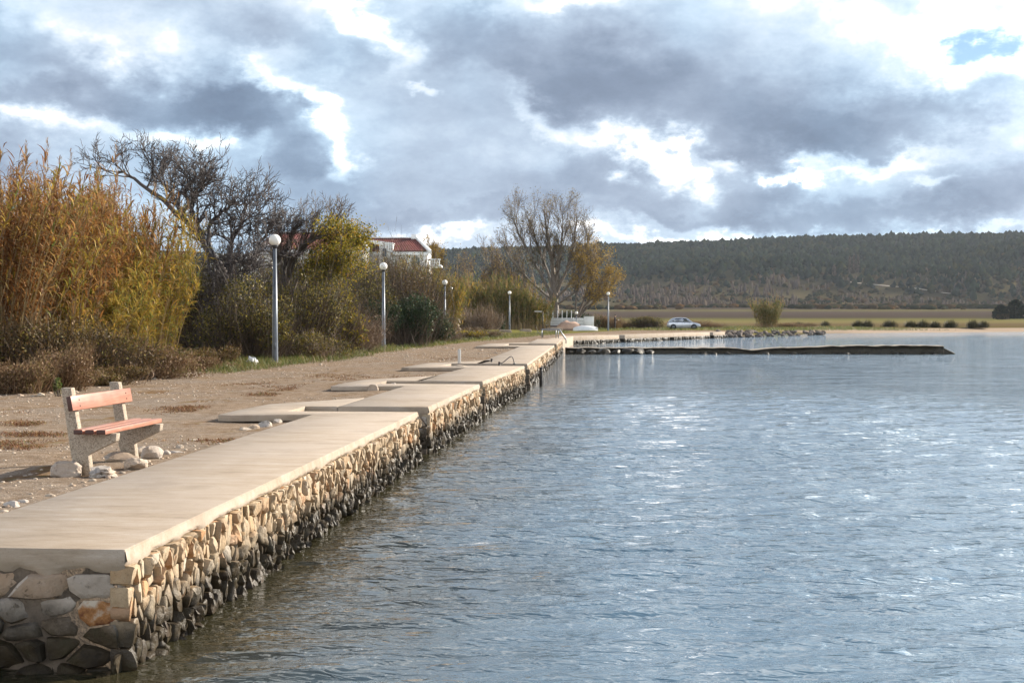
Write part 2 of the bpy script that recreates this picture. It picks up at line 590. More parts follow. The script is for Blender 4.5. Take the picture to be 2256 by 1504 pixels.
def quay_concrete(name, tide=None):
    """broomed concrete: streaks run across the walkway"""
    m, n = material(name)
    P = position(n)
    a = math.atan2(1.0, 11.94)            # the quay runs a few degrees right of straight ahead
    Q = n.mapping(P, rot=(0, 0, a))
    st = n.noise(n.mapping(Q, scale=(1.1, 3.6, 3.6)), 1.4, 8.0, .72)
    st2 = n.noise(n.mapping(Q, scale=(3.0, 40.0, 40.0)), 1.6, 5.0, .72)
    big = n.noise(P, .55, 4.0, .55)
    sp = n.noise(P, 46.0, 3.0, .6)
    c = n.ramp(st, [(.30, (.235, .18, .128)), (.44, (.33, .26, .19)), (.56, (.37, .30, .232)), (.72, (.44, .38, .315))])
    c = n.mix(n.step(big, .40, .66, 0, .65), c, (.375, .31, .25))
    c = n.mix(n.step(st2, .56, .76, 0, .40), c, (.21, .15, .10))
    c = n.mix(n.step(sp, .60, .75, 0, .45), c, (.22, .165, .115))
    c = n.mix(n.step(n.noise(n.mapping(Q, scale=(1.2, 22, 22)), 1.9, 4.0, .65), .58, .74, 0, .35), c, (.53, .44, .345))
    c = n.mix(n.step(n.noise(n.mapping(Q, scale=(.5, 3, 3)), 2.6, 4.0, .6), .57, .75, 0, .3), c, (.36, .29, .23))
    damp = n.noise(P, 1.15, 6.0, .66)
    c = n.mix(n.step(damp, .50, .68, 0, .55), c, n.mix(.5, c, (.16, .125, .095)))
    pit = n.voronoi(P, 38.0, out='Distance')
    c = n.mix(n.math('MULTIPLY', n.step(pit, .06, .13, .8, 0), n.step(n.noise(P, 2.3, 3.0, .6), .45, .6)), c, (.13, .10, .075))
    r = .88
    if tide is not None:
        z = n.separate(P)[2]
        zz = n.math('ADD', z, n.math('MULTIPLY_ADD', n.noise(P, 3.0, 5.0, .6), .44, -.22))
        wet = n.step(zz, tide, tide + .30, 1.0, 0.0)
        c = n.mix(wet, n.mix(.25, c, (.1, .085, .06)), (.022, .018, .013))
        r = n.math('MULTIPLY_ADD', wet, -.45, .85)
    h = n.math('MULTIPLY_ADD', st2, .6, n.noise(P, 90.0, 3.0, .6))
    finish(n, principled(n, c, r, 0, n.bump(h, .5, .006), .35))
    return m


M['quay_top'] = quay_concrete('quay_top')
M['mortar'] = quay_concrete('mortar', tide=-.34)

# rust-stained corner stone
m, n = material('rusty_stone')
P = position(n)
f = n.noise(P, 7.0, 6.0, .65)
c = n.ramp(f, [(.36, (.45, .38, .30)), (.50, (.30, .14, .05)), (.62, (.13, .045, .018)), (.75, (.06, .03, .02))])
finish(n, principled(n, c, .8, 0, n.bump(n.noise(P, 40, 4, .6), .8, .01), .3))
M['rusty_stone'] = m

# bench
m, n = material('bench_concrete')
P = n.node('ShaderNodeTexCoord').outputs['Object']
ch = n.voronoi(P, 95.0, out='Color')
chr_ = n.separate(ch)[0]
c = n.ramp(chr_, [(0, (.17, .13, .095)), (.25, (.29, .235, .178)), (.6, (.34, .28, .215)), (1, (.42, .36, .29))])
c = n.mix(n.step(n.noise(P, 3, 4, .6), .45, .7, 0, .4), c, (.25, .205, .16))
finish(n, principled(n, c, .85, 0, n.bump(n.noise(P, 120, 3, .6), .6, .004), .3))
M['bench_concrete'] = m
m, n = material('bench_wood')
P = n.node('ShaderNodeTexCoord').outputs['Object']
gr = n.noise(n.mapping(P, scale=(14, .8, 14)), 3.0, 5.0, .6)
c = n.ramp(gr, [(.25, (.25, .092, .052)), (.5, (.34, .14, .088)), (.75, (.42, .20, .135))])
c = n.mix(n.step(n.noise(P, 5, 3, .5), .45, .7, 0, .35), c, (.44, .25, .18))
finish(n, principled(n, c, .38, 0, n.bump(gr, .3, .003), .5))
M['bench_wood'] = m
M['bench_wood_end_shade'] = simple_mat('bench_wood_end_shade', (.055, .018, .012), .6, var=.3, scale=20)  # shade on the plank ends is put into this dark colour

# soil, water, far country
m, n = material('ground')
P = position(n)
zone = n.node('ShaderNodeVertexColor', layer_name='zone').outputs[0]
zr, zg, zb = n.separate(zone)
n1 = n.noise(P, .55, 5.0, .6)
n2 = n.noise(P, 5.0, 6.0, .65)
n3 = n.noise(P, 38.0, 4.0, .7)
c = n.ramp(n2, [(.28, (.14, .096, .062)), (.48, (.215, .156, .106)), (.70, (.30, .23, .168))])
n4 = n.noise(n.mapping(P, scale=(.45, 1, 1)), 1.7, 6.0, .7)
c = n.mix(n.step(n4, .50, .66, 0, .55), c, (.15, .10, .068))
c = n.mix(n.step(n1, .38, .66, 0, .75), c, n.ramp(n2, [(.3, (.165, .13, .10)), (.7, (.27, .225, .182))]))
c = n.mix(n.step(n3, .56, .70, 0, .65), c, (.135, .09, .062))
c = n.mix(n.step(n.noise(P, 60.0, 2.0, .5), .63, .70, 0, .8), c, (.56, .50, .44))
pv = n.voronoi(P, 24.0, out='Distance')
c = n.mix(n.step(pv, .10, .17, .38, 0), c, (.55, .47, .39))
patch = n.noise(n.mapping(P, scale=(1, .7, 1)), .9, 6.0, .68)
c = n.mix(n.math('MULTIPLY', n.step(patch, .56, .66, 0, .8), n.math('SUBTRACT', 1.0, zb)), c,
          n.ramp(n2, [(.3, (.10, .05, .025)), (.5, (.17, .095, .045)), (.7, (.12, .12, .04))]))
gc = n.ramp(n.noise(P, 2.2, 5.0, .65), [(.25, (.075, .085, .022)), (.5, (.14, .13, .04)), (.75, (.22, .17, .075))])
c = n.mix(n.step(n.math('ADD', zr, n.math('MULTIPLY_ADD', n.noise(P, 1.6, 5.0, .65), .9, -.45)), .35, .65), c, gc)
fx = n.noise(n.mapping(P, scale=(.012, .05, 1)), 1.0, 4.0, .6)
field = n.ramp(n.math('ADD', zg, n.math('MULTIPLY_ADD', fx, .12, -.06)),
               [(.0, (.11, .09, .038)), (.10, (.13, .095, .055)), (.20, (.16, .13, .06)), (.30, (.17, .145, .06)), (.40, (.125, .115, .042)), (.47, (.06, .045, .036)),
                (.62, (.075, .058, .05)), (.70, (.12, .105, .05)), (.76, (.065, .05, .042)), (1, (.05, .042, .034))])
field = n.mix(n.step(n.noise(P, .12, 5.0, .65), .4, .7, 0, .5), field, n.mix(.5, field, (.06, .055, .03)))
c = n.mix(zb, c, field)
sea = n.step(n.separate(P)[2], -.75, -.40, 1, 0)
c = n.mix(sea, c, n.ramp(n2, [(.3, (.05, .045, .028)), (.7, (.13, .11, .07))]))
sandz = n.math('MULTIPLY', zb, n.step(n.separate(P)[2], -.22, -.08, 1, 0))
c = n.mix(sandz, c, (.34, .265, .195))
hh = n.math('MULTIPLY_ADD', n3, .7, n.math('MULTIPLY', n2, 1.5))
finish(n, principled(n, c, 1.0, 0, n.bump(hh, .9, .02), 0.0))
M['ground'] = m

m, n = material('water')
P = position(n)
a = R(24)
# fine wind ripples over the swell of the mesh; slopes in the ripple scale only
Q1 = n.mapping(P, rot=(0, 0, -a), scale=(.6, 1.5, 1))
Q2 = n.mapping(P, rot=(0, 0, -R(8)), scale=(.7, 1.5, 1))
r1 = n.noise(Q1, 2.6, 2.0, .5, .6)
r2 = n.noise(Q2, 6.5, 2.0, .5, .8)
r3 = n.noise(Q2, 24.0, 2.0, .5)
r0 = n.noise(Q1, .42, 2.0, .5, .3)
gust = n.step(n.noise(n.mapping(P, scale=(.06, .16, 1)), 1.0, 3.0, .55), .32, .68, .75, 1.2)
h = n.math('ADD', n.math('MULTIPLY', r1, .052), n.math('ADD', n.math('MULTIPLY', r2, .032), n.math('MULTIPLY', r3, .0016)))
h = n.math('ADD', n.math('MULTIPLY', h, gust), n.math('MULTIPLY', r0, .11))
nm = n.bump(h, 1.0, 1.0)
# offshore chop, given as slopes so that it does not fade out with distance
chop = n.vmath('SUBTRACT', n.noise(n.mapping(P, rot=(0, 0, -a), scale=(.6, 1.2, 1)), 1.5, 3.0, .6, out='Color'), (.5, .5, .5))
far_ = n.step(n.separate(P)[1], 24.0, 70.0, 0.0, 1.0)
chop = n.vmath('MULTIPLY', chop, n.combine(n.math('MULTIPLY', far_, .30), n.math('MULTIPLY', far_, .42), 0.0))
nm = n.vmath('NORMALIZE', n.vmath('ADD', nm, chop))
# shallow brown green water along the quay foot, open water beyond
px_, py_, pz_ = n.separate(P)
offs = n.math('SUBTRACT', px_, n.math('MULTIPLY_ADD', py_, .0838, -3.15))
offs = n.math('ADD', offs, n.math('MULTIPLY_ADD', n.noise(P, .5, 4.0, .6), 2.4, -1.2))
shal = n.step(offs, .3, 3.4)
c = n.mix(shal, (.030, .027, .014), (.082, .138, .19))
finish(n, principled(n, c, .035, 0, nm, .5, IOR=1.333))
M['water'] = m

m, n = material('hill_soil')
P = position(n)
f = n.noise(P, .012, 6.0, .62)
f2 = n.noise(P, .05, 5.0, .65)
z = n.separate(P)[2]
c = n.ramp(f, [(.3, (.036, .032, .017)), (.5, (.065, .052, .027)), (.7, (.10, .08, .04))])
c = n.mix(n.step(f2, .5, .7, 0, .75), c, (.06, .055, .028))
c = n.mix(n.step(z, 34, 58, 0, .92), c, (.020, .026, .014))
finish(n, principled(n, c, 1.0, 0, None, 0.0))
M['hill_soil'] = m
M['pine_far'] = leaf_mat('pine_far', [(0, (.006, .011, .007)), (.4, (.010, .017, .010)), (.75, (.015, .024, .012)), (1, (.03, .03, .012))], trans=.0, gloss=0, rough=1, vscale=.012, vamp=.3)
M['scrub_far'] = leaf_mat('scrub_far', [(0, (.015, .019, .009)), (.4, (.03, .03, .014)), (.75, (.052, .038, .02)), (1, (.08, .045, .018))], trans=.0, gloss=0, rough=1, vscale=.01, vamp=.3)
M['bare_far'] = leaf_mat('bare_far', [(0, (.05, .038, .032)), (.5, (.085, .065, .052)), (1, (.115, .09, .07))], trans=.0, gloss=0, rough=1, vscale=.02)
M['joint'] = simple_mat('joint', (.115, .09, .068), .95, var=.35, scale=9, spec=.1, bump=.02, bscale=40)
M['mole_top'] = simple_mat('mole_top', (.23, .19, .145), .9, var=.3, scale=2)
M['track_far'] = simple_mat('track_far', (.36, .31, .24), .95, var=.2, scale=.05)

# ---------------------------------------------------------------- shore line (surveyed)
ZW = -0.66                   # water level
ZD = 0.12                    # quay deck
A = [G(275, 1210, ZD), G(920, 907, ZD), G(943, 896, ZD), G(1056, 846, ZD), G(1063, 839.5, ZD), G(1155, 806, ZD), G(1161, 801, ZD),
     G(1221, 760.5, ZD), G(1226, 757, ZD), G(1238, 746.5, ZD)]
FAR = [G(1300, 757, ZW), G(1590, 744.5, ZW)]          # water line of the far quay
BEACH = [G(1830, 735, ZW), G(2000, 732.5, ZW), G(2300, 730.5, ZW)]


def seg_frame(p, q):
    t = (q - p).to_2d().normalized()
    return Vector((t.x, t.y, 0)), Vector((-t.y, t.x, 0))     # along, inland (left)


T0, N0 = seg_frame(A[0], A[7])
sea_poly = []
start = A[0] - T0 * 9
sea_poly.append((start + N0 * 3.4).to_2d())
sea_poly.append((A[0] - T0 * .25 + N0 * 3.4).to_2d())
sea_poly.append((A[0] + T0 * .35 + N0 * .75).to_2d())
SLOT_IN = [2.05, 2.25, 2.45, 2.6]
for i in range(4):
    p, q = A[2 * i + 1], A[2 * i + 2]
    sea_poly.append((p + N0 * .75).to_2d())
    sea_poly.append((p + N0 * (SLOT_IN[i] - .9) + T0 * .05).to_2d())
    sea_poly.append((q + N0 * (SLOT_IN[i] - .9) - T0 * .05).to_2d())
    sea_poly.append((q + N0 * .75).to_2d())
tf, nf = seg_frame(FAR[0], FAR[1])
corner = A[9] + Vector((-.4, 14, 0))
sea_poly.append((A[9] + N0 * .75).to_2d())
sea_poly.append((FAR[0] + nf * 1.0 - tf * 2).to_2d())
sea_poly.append((FAR[1] + nf * 1.0).to_2d())
sea_poly.append((BEACH[0] + Vector((0, 3, 0))).to_2d())
for b in BEACH[1:]:
    sea_poly.append(b.to_2d())
sea_poly += [Vector((420, 260)), Vector((700, 120)), Vector((700, -60)), Vector((start + N0 * 3.4).to_2d() + Vector((0, -50)))]


def sea_distance(X, Y):
    """signed distance to the sea's edge, positive inside the sea"""
    P = np.array([[p.x, p.y] for p in sea_poly])
    n = len(P)
    best = np.full(X.shape, 1e9)
    inside = np.zeros(X.shape, dtype=bool)
    for i in range(n):
        a, b = P[i], P[(i + 1) % n]
        d = b - a
        t = np.clip(((X - a[0]) * d[0] + (Y - a[1]) * d[1]) / max(d @ d, 1e-9), 0, 1)
        best = np.minimum(best, np.hypot(X - a[0] - t * d[0], Y - a[1] - t * d[1]))
        if abs(d[1]) > 1e-9:
            c = ((a[1] > Y) != (b[1] > Y)) & (X < (b[0] - a[0]) * (Y - a[1]) / d[1] + a[0])
            inside ^= c
    return np.where(inside, best, -best)


def spaced(parts):
    out = []
    for a, b, s in parts:
        k = max(1, int(round((b - a) / s)))
        out += list(np.linspace(a, b, k, endpoint=False))
    out.append(parts[-1][1])
    return np.array(out)


def smooth01(t):
    t = np.clip(t, 0, 1)
    return t * t * (3 - 2 * t)


# foot line of the roadside growth: bearing of its front edge, used for grass and planting
EDGE = [G(-400, 900), G(0, 872), G(250, 838), G(470, 806), G(640, 792), G(850, 768), G(1000, 752), G(1180, 737), G(1350, 728)]
EDGE_Y = np.array([e.y for e in EDGE])
EDGE_X = np.array([e.x for e in EDGE])


def edge_x(y):
    return np.interp(y, EDGE_Y, EDGE_X)


xs = spaced([(-900, -120, 40), (-120, -24, 6), (-24, -7, .45), (-7, 4, .16), (4, 16, .8), (16, 120, 3), (120, 900, 30)])
ys = spaced([(-40, 5, 3), (5, 44, .22), (44, 80, .7), (80, 170, 1.5), (170, 300, 4), (300, 1010, 18)])
X, Y = np.meshgrid(xs, ys)
sd = sea_distance(X, Y)
beachy = smooth01((X - 26) / 12) * smooth01((Y - 120) / 20)
wid = .45 + beachy * 9.0
lumps = np.array([noise.fractal(Vector((x * .9, y * .9, 0)), 1.0, 2.0, 4) for x, y in zip(X.ravel(), Y.ravel())]).reshape(X.shape)
land = .022 * lumps + .02
rise = smooth01((Y - 420) / 560) * 8.0
land = land + rise * np.where(Y > 300, 1, 0)
# the bank behind the path rises a little under the growth
land += .35 * smooth01((edge_x(Y) - X - 1.0) / 5.0) * smooth01((150 - Y) / 30)
k = smooth01((sd + wid) / wid)
Z = land * (1 - k) + np.where(beachy > .5, -.66 - .02 * np.clip(sd, 0, 40), -1.75) * k
me = arrays_mesh('ground', np.stack([X, Y, Z], -1).reshape(-1, 3),
                 (lambda i: np.stack([i, i + 1, i + 1 + len(xs), i + len(xs)], -1))(
                     (np.arange(len(ys) - 1)[:, None] * len(xs) + np.arange(len(xs) - 1)[None, :]).reshape(-1)), True)
zr = smooth01((edge_x(Y) + 3.0 - X) / 3.2) * smooth01((Y - 36) / 8) * .9
zr = np.maximum(zr, smooth01((Y - 146) / 10) * .8)
zb = smooth01((Y - 168) / 14)
zg = np.clip(np.where(Y < 420, (Y - 180) / 800, .3 + (Y - 420) / 840), 0, 1)
colr = me.color_attributes.new('zone', 'FLOAT_COLOR', 'POINT')
colr.data.foreach_set('color', np.stack([zr, zg, zb, np.ones_like(zr)], -1).astype(np.float32).reshape(-1))
set_props(put('ground', me, M['ground']), kind='structure')

# water: swell in the mesh near the quay, ripples in the surface
xs = spaced([(-16, -4, 1.0), (-4, 13, .17), (13, 40, 1.0), (40, 700, 20)])
ys = spaced([(-40, 3.5, 2.0), (3.5, 26, .064), (26, 48, .13), (48, 120, 1.2), (120, 265, 5)])
X, Y = np.meshgrid(xs, ys)
amp = smooth01((47 - Y) / 24) * smooth01((15 - X) / 6)
Zs = np.zeros_like(X)
wr_ = np.random.default_rng(5)
for i in range(26):
    lam = .30 * (1.085 ** i) * wr_.uniform(.95, 1.05)
    an = R(25) + wr_.normal(0, .22)
    kx, ky = -math.sin(an), math.cos(an)
    ph = wr_.uniform(0, 6.28)
    a0 = .0038 * lam ** .7 * (1.2 if .6 < lam < 1.3 else .55)
    s = np.sin((X * kx + Y * ky) * 2 * math.pi / lam + ph + .6 * np.sin(X * .31 + i) + .5 * np.sin(Y * .23 + 2 * i))
    Zs += a0 * (1 - 1.6 * np.abs(s) + .6 * s)
Zs = (Zs - Zs.mean()) * amp
me = arrays_mesh('water', np.stack([X, Y, ZW + Zs], -1).reshape(-1, 3),
                 (lambda i: np.stack([i, i + 1, i + 1 + len(xs), i + len(xs)], -1))(
                     (np.arange(len(ys) - 1)[:, None] * len(xs) + np.arange(len(xs) - 1)[None, :]).reshape(-1)), True)
set_props(put('water', me, M['water']), kind='structure')


# ---------------------------------------------------------------- hills and the woods on them
SKY_PX = np.array([-600, 300, 900, 1100, 1340, 1500, 1750, 2000, 2256, 2700, 3500])
SKY_PY = np.array([562, 569, 573, 570, 562, 556, 546, 539, 534, 530, 534])


def hill_z(X, Y):
    px = 1128 + X / np.maximum(Y, 1) * FPX
    ridge = 1.6 + (697 - np.interp(px, SKY_PX, SKY_PY)) / FPX * 1850
    t = smooth01((Y - 900) / 950)
    z = 5.5 + np.clip(Y - 900, 0, 300) * .006 + ridge * (.42 * t + .58 * t * t)
    z = np.where(Y > 1850, z - (Y - 1850) * .03, z)
    z += 44 * np.exp(-((X - 640) / 150) ** 2 - ((Y - 1370) / 120) ** 2)
    z += 20 * np.exp(-((X - 250) / 130) ** 2 - ((Y - 1330) / 110) ** 2)
    z += 14 * np.exp(-((X - 420) / 60) ** 2 - ((Y - 1230) / 70) ** 2)
    return z


xs = spaced([(-1400, -200, 60), (-200, 900, 14), (900, 2200, 60)])
ys = spaced([(900, 2000, 16), (2000, 2600, 100)])
X, Y = np.meshgrid(xs, ys)
hn = np.array([noise.fractal(Vector((x * .007, y * .007, 3)), 1.0, 2.0, 4) for x, y in zip(X.ravel(), Y.ravel())]).reshape(X.shape)
Z = hill_z(X, Y) + hn * 5 * smooth01((Y - 930) / 150)
HILL_GRID = (xs, ys, Z)
me = arrays_mesh('hills', np.stack([X, Y, Z], -1).reshape(-1, 3),
                 (lambda i: np.stack([i, i + 1, i + 1 + len(xs), i + len(xs)], -1))(
                     (np.arange(len(ys) - 1)[:, None] * len(xs) + np.arange(len(xs) - 1)[None, :]).reshape(-1)), True)
set_props(put('hills', me, M['hill_soil']), kind='structure')


def on_hill(x, y):
    xs, ys, Z = HILL_GRID
    i = np.clip(np.searchsorted(xs, x) - 1, 0, len(xs) - 2)
    j = np.clip(np.searchsorted(ys, y) - 1, 0, len(ys) - 2)
    u = (x - xs[i]) / (xs[i + 1] - xs[i])
    v = (y - ys[j]) / (ys[j + 1] - ys[j])
    return Z[j, i] * (1 - u) * (1 - v) + Z[j, i + 1] * u * (1 - v) + Z[j + 1, i] * (1 - u) * v + Z[j + 1, i + 1] * u * v


def crowns(name, P, r, h, prof, mat, lean=.1, sides=5):
    """many small lumpy crowns joined: prof = list of (radius, height) fractions"""
    n = len(P)
    rings = len(prof)
    an = np.linspace(0, 2 * np.pi, sides, endpoint=False)
    V = np.zeros((n, rings * sides + 1, 3))
    tw = rng.uniform(0, 6.28, n)
    lx, ly = rng.normal(0, lean, n), rng.normal(0, lean, n)
    for k, (pr, ph) in enumerate(prof):
        jit = rng.uniform(.65, 1.3, (n, sides))
        a = an[None, :] + tw[:, None] + k * .5
        V[:, k * sides:(k + 1) * sides, 0] = P[:, 0:1] + np.cos(a) * pr * r[:, None] * jit + (lx * h * ph)[:, None]
        V[:, k * sides:(k + 1) * sides, 1] = P[:, 1:2] + np.sin(a) * pr * r[:, None] * jit + (ly * h * ph)[:, None]
        V[:, k * sides:(k + 1) * sides, 2] = P[:, 2:3] + ph * h[:, None] * rng.uniform(.9, 1.1, (n, sides))
    V[:, -1, 0] = P[:, 0] + lx * h
    V[:, -1, 1] = P[:, 1] + ly * h
    V[:, -1, 2] = P[:, 2] + h
    F = []
    for k in range(rings - 1):
        for s in range(sides):
            s2 = (s + 1) % sides
            a, b, c, d = k * sides + s, k * sides + s2, (k + 1) * sides + s2, (k + 1) * sides + s
            F += [(a, b, c), (a, c, d)]
    for s in range(sides):
        F.append(((rings - 1) * sides + s, (rings - 1) * sides + (s + 1) % sides, rings * sides))
    F = np.array(F)
    Fa = (F[None] + (np.arange(n) * (rings * sides + 1))[:, None, None]).reshape(-1, 3)
    o = put(name, arrays_mesh(name, V.reshape(-1, 3), Fa), mat)
    return set_props(o, kind='stuff')


PINE = [(.5, .05), (1, .30), (.7, .64)]
ROUND = [(.55, .02), (1, .35), (.85, .7)]
TALL = [(.5, .02), (1, .3), (.9, .65), (.5, .9)]


def scatter(n, y0, y1, pad=60):
    y = np.sqrt(rng.uniform(y0 ** 2, y1 ** 2, n))
    u = rng.uniform(-.16, .42, n)
    return u * y, y


def field_noise(x, y, s, off=0.0):
    return np.array([noise.fractal(Vector((a * s, b * s, off)), 1.0, 2.0, 4) for a, b in zip(x, y)])


x, y = scatter(15000, 1120, 1980)
hz = on_hill(x, y)
dens = (hz - 26) / 34 + field_noise(x, y, .006, 9) * .9
spur = np.exp(-((x - 640) / 170) ** 2 - ((y - 1370) / 140) ** 2)
keep = rng.uniform(0, 1, len(x)) < np.clip(np.maximum(dens * 1.5, spur * 1.8 - .2), 0, 1)
P = np.stack([x, y, hz - .5], -1)[keep]
h = rng.uniform(4.5, 9.0, len(P)) * np.where(rng.uniform(0, 1, len(P)) < .06, 1.35, 1)
crowns('pine_wood', P, h * rng.uniform(.36, .60, len(P)), h, PINE, M['pine_far'], .05)['label'] = 'dark green pine wood covering the upper slope of the far hill'
x, y = scatter(7500, 1000, 1700)
hz = on_hill(x, y)
keep = (field_noise(x, y, .011, 4) > -.10) & (hz < 85) & (rng.uniform(0, 1, len(x)) < np.clip(1.2 - hz / 85, .1, 1))
P = np.stack([x, y, hz - .4], -1)[keep]
h = rng.uniform(1.5, 4.5, len(P))
crowns('hill_scrub', P, h * rng.uniform(.5, .9, len(P)), h, ROUND, M['scrub_far'], .15)['label'] = 'olive and rust coloured scrub on the lower slope of the hill'
x, y = scatter(4200, 930, 1260)
keep = (field_noise(x, y, .012, 14) > .08)
x, y = x[keep], y[keep]
P = np.stack([x, y, on_hill(x, y) - .4], -1)
h = rng.uniform(3, 9.5, len(P)) * np.where(x / y > .22, .7, 1.0)
crowns('bare_copse', P, h * rng.uniform(.10, .2, len(P)), h, TALL, M['bare_far'], .06)['label'] = 'grey brown leafless trees along the foot of the hill'
x, y = scatter(2200, 640, 950)
keep = (field_noise(x, y, .01, 24) > .02) & (y > 780)
x, y = x[keep], y[keep]
P = np.stack([x, y, 3.0 + smooth01((y - 420) / 560) * 5.0 - .6 - 2.6], -1)
P[:, 2] = smooth01((y - 420) / 560) * 8.0 - .3
h = rng.uniform(1.5, 3.5, len(P))
crowns('hedge_scrub', P, h * rng.uniform(.8, 1.6, len(P)), h, ROUND, M['scrub_far'], .1)['label'] = 'brown hedge scrub across the far fields'


def hill_point(px, py):
    """first place where the line of sight meets the hills"""
    d = ray(px, py)
    best = None
    for s in np.arange(905, 1950, 4.0):
        t = s / d.y
        if CAM_H + d.z * t <= on_hill(np.array([d.x * t]), np.array([s]))[0]:
            return Vector((d.x * t, s, CAM_H + d.z * t))
    return Vector((d.x / d.y * 1500, 1500, 60))


# pale track on the slope
pts = [hill_point(px, py) for px, py in ((1872, 622), (1905, 628), (1950, 632), (2000, 637), (2062, 645), (2120, 655))]
mb = MB()
V = []
fine_pts = []
for a, b in zip(pts[:-1], pts[1:]):
    for k in range(8):
        fine_pts.append(a.lerp(b, k / 8))
fx = np.array([p.x for p in fine_pts])
fy = np.array([p.y for p in fine_pts])
fy = np.convolve(np.pad(fy, 8, mode='edge'), np.ones(17) / 17, 'valid')
for a, b in zip(fx, fy):
    for o in (-1.6, 1.6):
        V.append((a, b + o, on_hill(np.array([a]), np.array([b + o]))[0] + .7))
mb.add(V, [(2 * i, 2 * i + 2, 2 * i + 3, 2 * i + 1) for i in range(len(fx) - 1)])
set_props(put('track', mb.mesh('track'), M['track_far']), kind='structure')

# air
haze_m = bpy.data.materials.new('haze')
haze_m.use_nodes = True
hn_ = NT(haze_m.node_tree)
pv_ = hn_.node('ShaderNodeVolumePrincipled')
pv_.inputs['Color'].default_value = (.80, .88, 1.0, 1)
pv_.inputs['Density'].default_value = 0.00005
pv_.inputs['Anisotropy'].default_value = 0.2
ho = hn_.node('ShaderNodeOutputMaterial')
hn_.t.links.new(pv_.outputs[0], ho.inputs['Volume'])
mb = MB()
mb.box((400, 1250, 79), (4200, 2900, 170))
set_props(put('haze', mb.mesh('haze'), haze_m), kind='stuff')

# ---------------------------------------------------------------- the stone quay
def clip_poly(poly, a, b, c):
    """keep a*x + b*y <= c"""
    out = []
    n = len(poly)
    for i in range(n):
        p, q = poly[i], poly[(i + 1) % n]
        dp, dq = a * p[0] + b * p[1] - c, a * q[0] + b * q[1] - c
        if dp <= 0:
            out.append(p)
        if (dp < 0 < dq) or (dq < 0 < dp):
            t = dp / (dp - dq)
            out.append((p[0] + (q[0] - p[0]) * t, p[1] + (q[1] - p[1]) * t))
    return out


def masonry(L, z0, z1, wmean, hmean, rnd):
    """irregular rubble cells filling a wall face: list of outlines (s, z)"""
    rows = max(2, int(round((z1 - z0) / hmean)))
    seeds = []
    for r in range(rows):
        s = rnd.uniform(-.3, .1) * wmean
        while s < L + wmean * .3:
            w_ = wmean * rnd.choice([.45, .7, 1.0, 1.25, 1.9]) * rnd.uniform(.85, 1.15)
            seeds.append((s + w_ / 2, z0 + (r + .5 + rnd.uniform(-.42, .42)) * (z1 - z0) / rows))
            s += w_
    cells = []
    K = hmean / wmean
    for i, (sx_, sz_) in enumerate(seeds):
        poly = [(0, z0), (L, z0), (L, z1), (0, z1)]
        for j, (tx, tz) in enumerate(seeds):
            if i == j or abs(tx - sx_) > wmean * 3 or abs(tz - sz_) > hmean * 2.6:
                continue
            # bisector with the long axis of the stones squeezed
            ax, az_ = (tx - sx_) * K * K, (tz - sz_)
            c_ = (ax * (tx + sx_) / 2 + az_ * (tz + sz_) / 2)
            poly = clip_poly(poly, ax, az_, c_)
            if len(poly) < 3:
                break
        if len(poly) >= 3:
            cells.append(poly)
    return cells


def stone_from_cell(poly, joint, depth, prot, rnd):
    """a rounded, tilted stone filling one cell; coordinates (s, z, out)"""
    cx = sum(p[0] for p in poly) / len(poly)
    cz = sum(p[1] for p in poly) / len(poly)
    per = sum(math.hypot(poly[i][0] - poly[i - 1][0], poly[i][1] - poly[i - 1][1]) for i in range(len(poly)))
    n = 11
    pts = []
    acc = [0]
    m_ = len(poly)
    for i in range(m_):
        acc.append(acc[-1] + math.hypot(poly[(i + 1) % m_][0] - poly[i][0], poly[(i + 1) % m_][1] - poly[i][1]))
    for k in range(n):
        t = acc[-1] * (k + rnd.uniform(-.3, .3)) / n % acc[-1]
        i = max(j for j in range(m_) if acc[j] <= t)
        f = (t - acc[i]) / max(acc[i + 1] - acc[i], 1e-9)
        p, q = poly[i], poly[(i + 1) % m_]
        pts.append((p[0] + (q[0] - p[0]) * f, p[1] + (q[1] - p[1]) * f))
    ext = max(.03, per / 6)
    sc = max(.35, 1 - joint * rnd.uniform(.4, 2.0) / ext)
    pts = [(cx + (x - cx) * sc, cz + (z - cz) * sc) for x, z in pts]
    lim = prot / ext
    tx, tz = rnd.uniform(-.55, .55) * min(1, lim * 2.2), rnd.uniform(-.35, .35) * min(1, lim * 2.2)
    off = Vector((rnd.uniform(0, 90), rnd.uniform(0, 90), 0))
    V, F = [], []
    rings = ((.97, -depth), (1.0, prot * .1), (.98, prot * .66), (.84, prot * 1.0), (.44, prot * 1.08))
    for ri, (scale, o) in enumerate(rings):
        for (x, z) in pts:
            x2, z2 = (x - cx) * scale, (z - cz) * scale
            q3 = Vector((x, z, o)) / max(.05, ext * .8) + off
            nz = noise.fractal(q3, 1.0, 2.0, 3)
            g = 1 + (.20 * nz if ri > 1 else 0)
            o2 = o + ((tx * x2 + tz * z2) + nz * .34 * prot if ri > 1 else 0)
            V.append((cx + x2 * g, cz + z2 * g, o2))
    for r in range(len(rings) - 1):
        for k in range(n):
            k2 = (k + 1) % n
            F.append((r * n + k, r * n + k2, (r + 1) * n + k2, (r + 1) * n + k))
    V.append((cx, cz, prot * rnd.uniform(.95, 1.2)))
    r = len(rings) - 1
    for k in range(n):
        F.append((r * n + k, r * n + (k + 1) % n, (r + 1) * n))
    return V, F, (cx, cz)


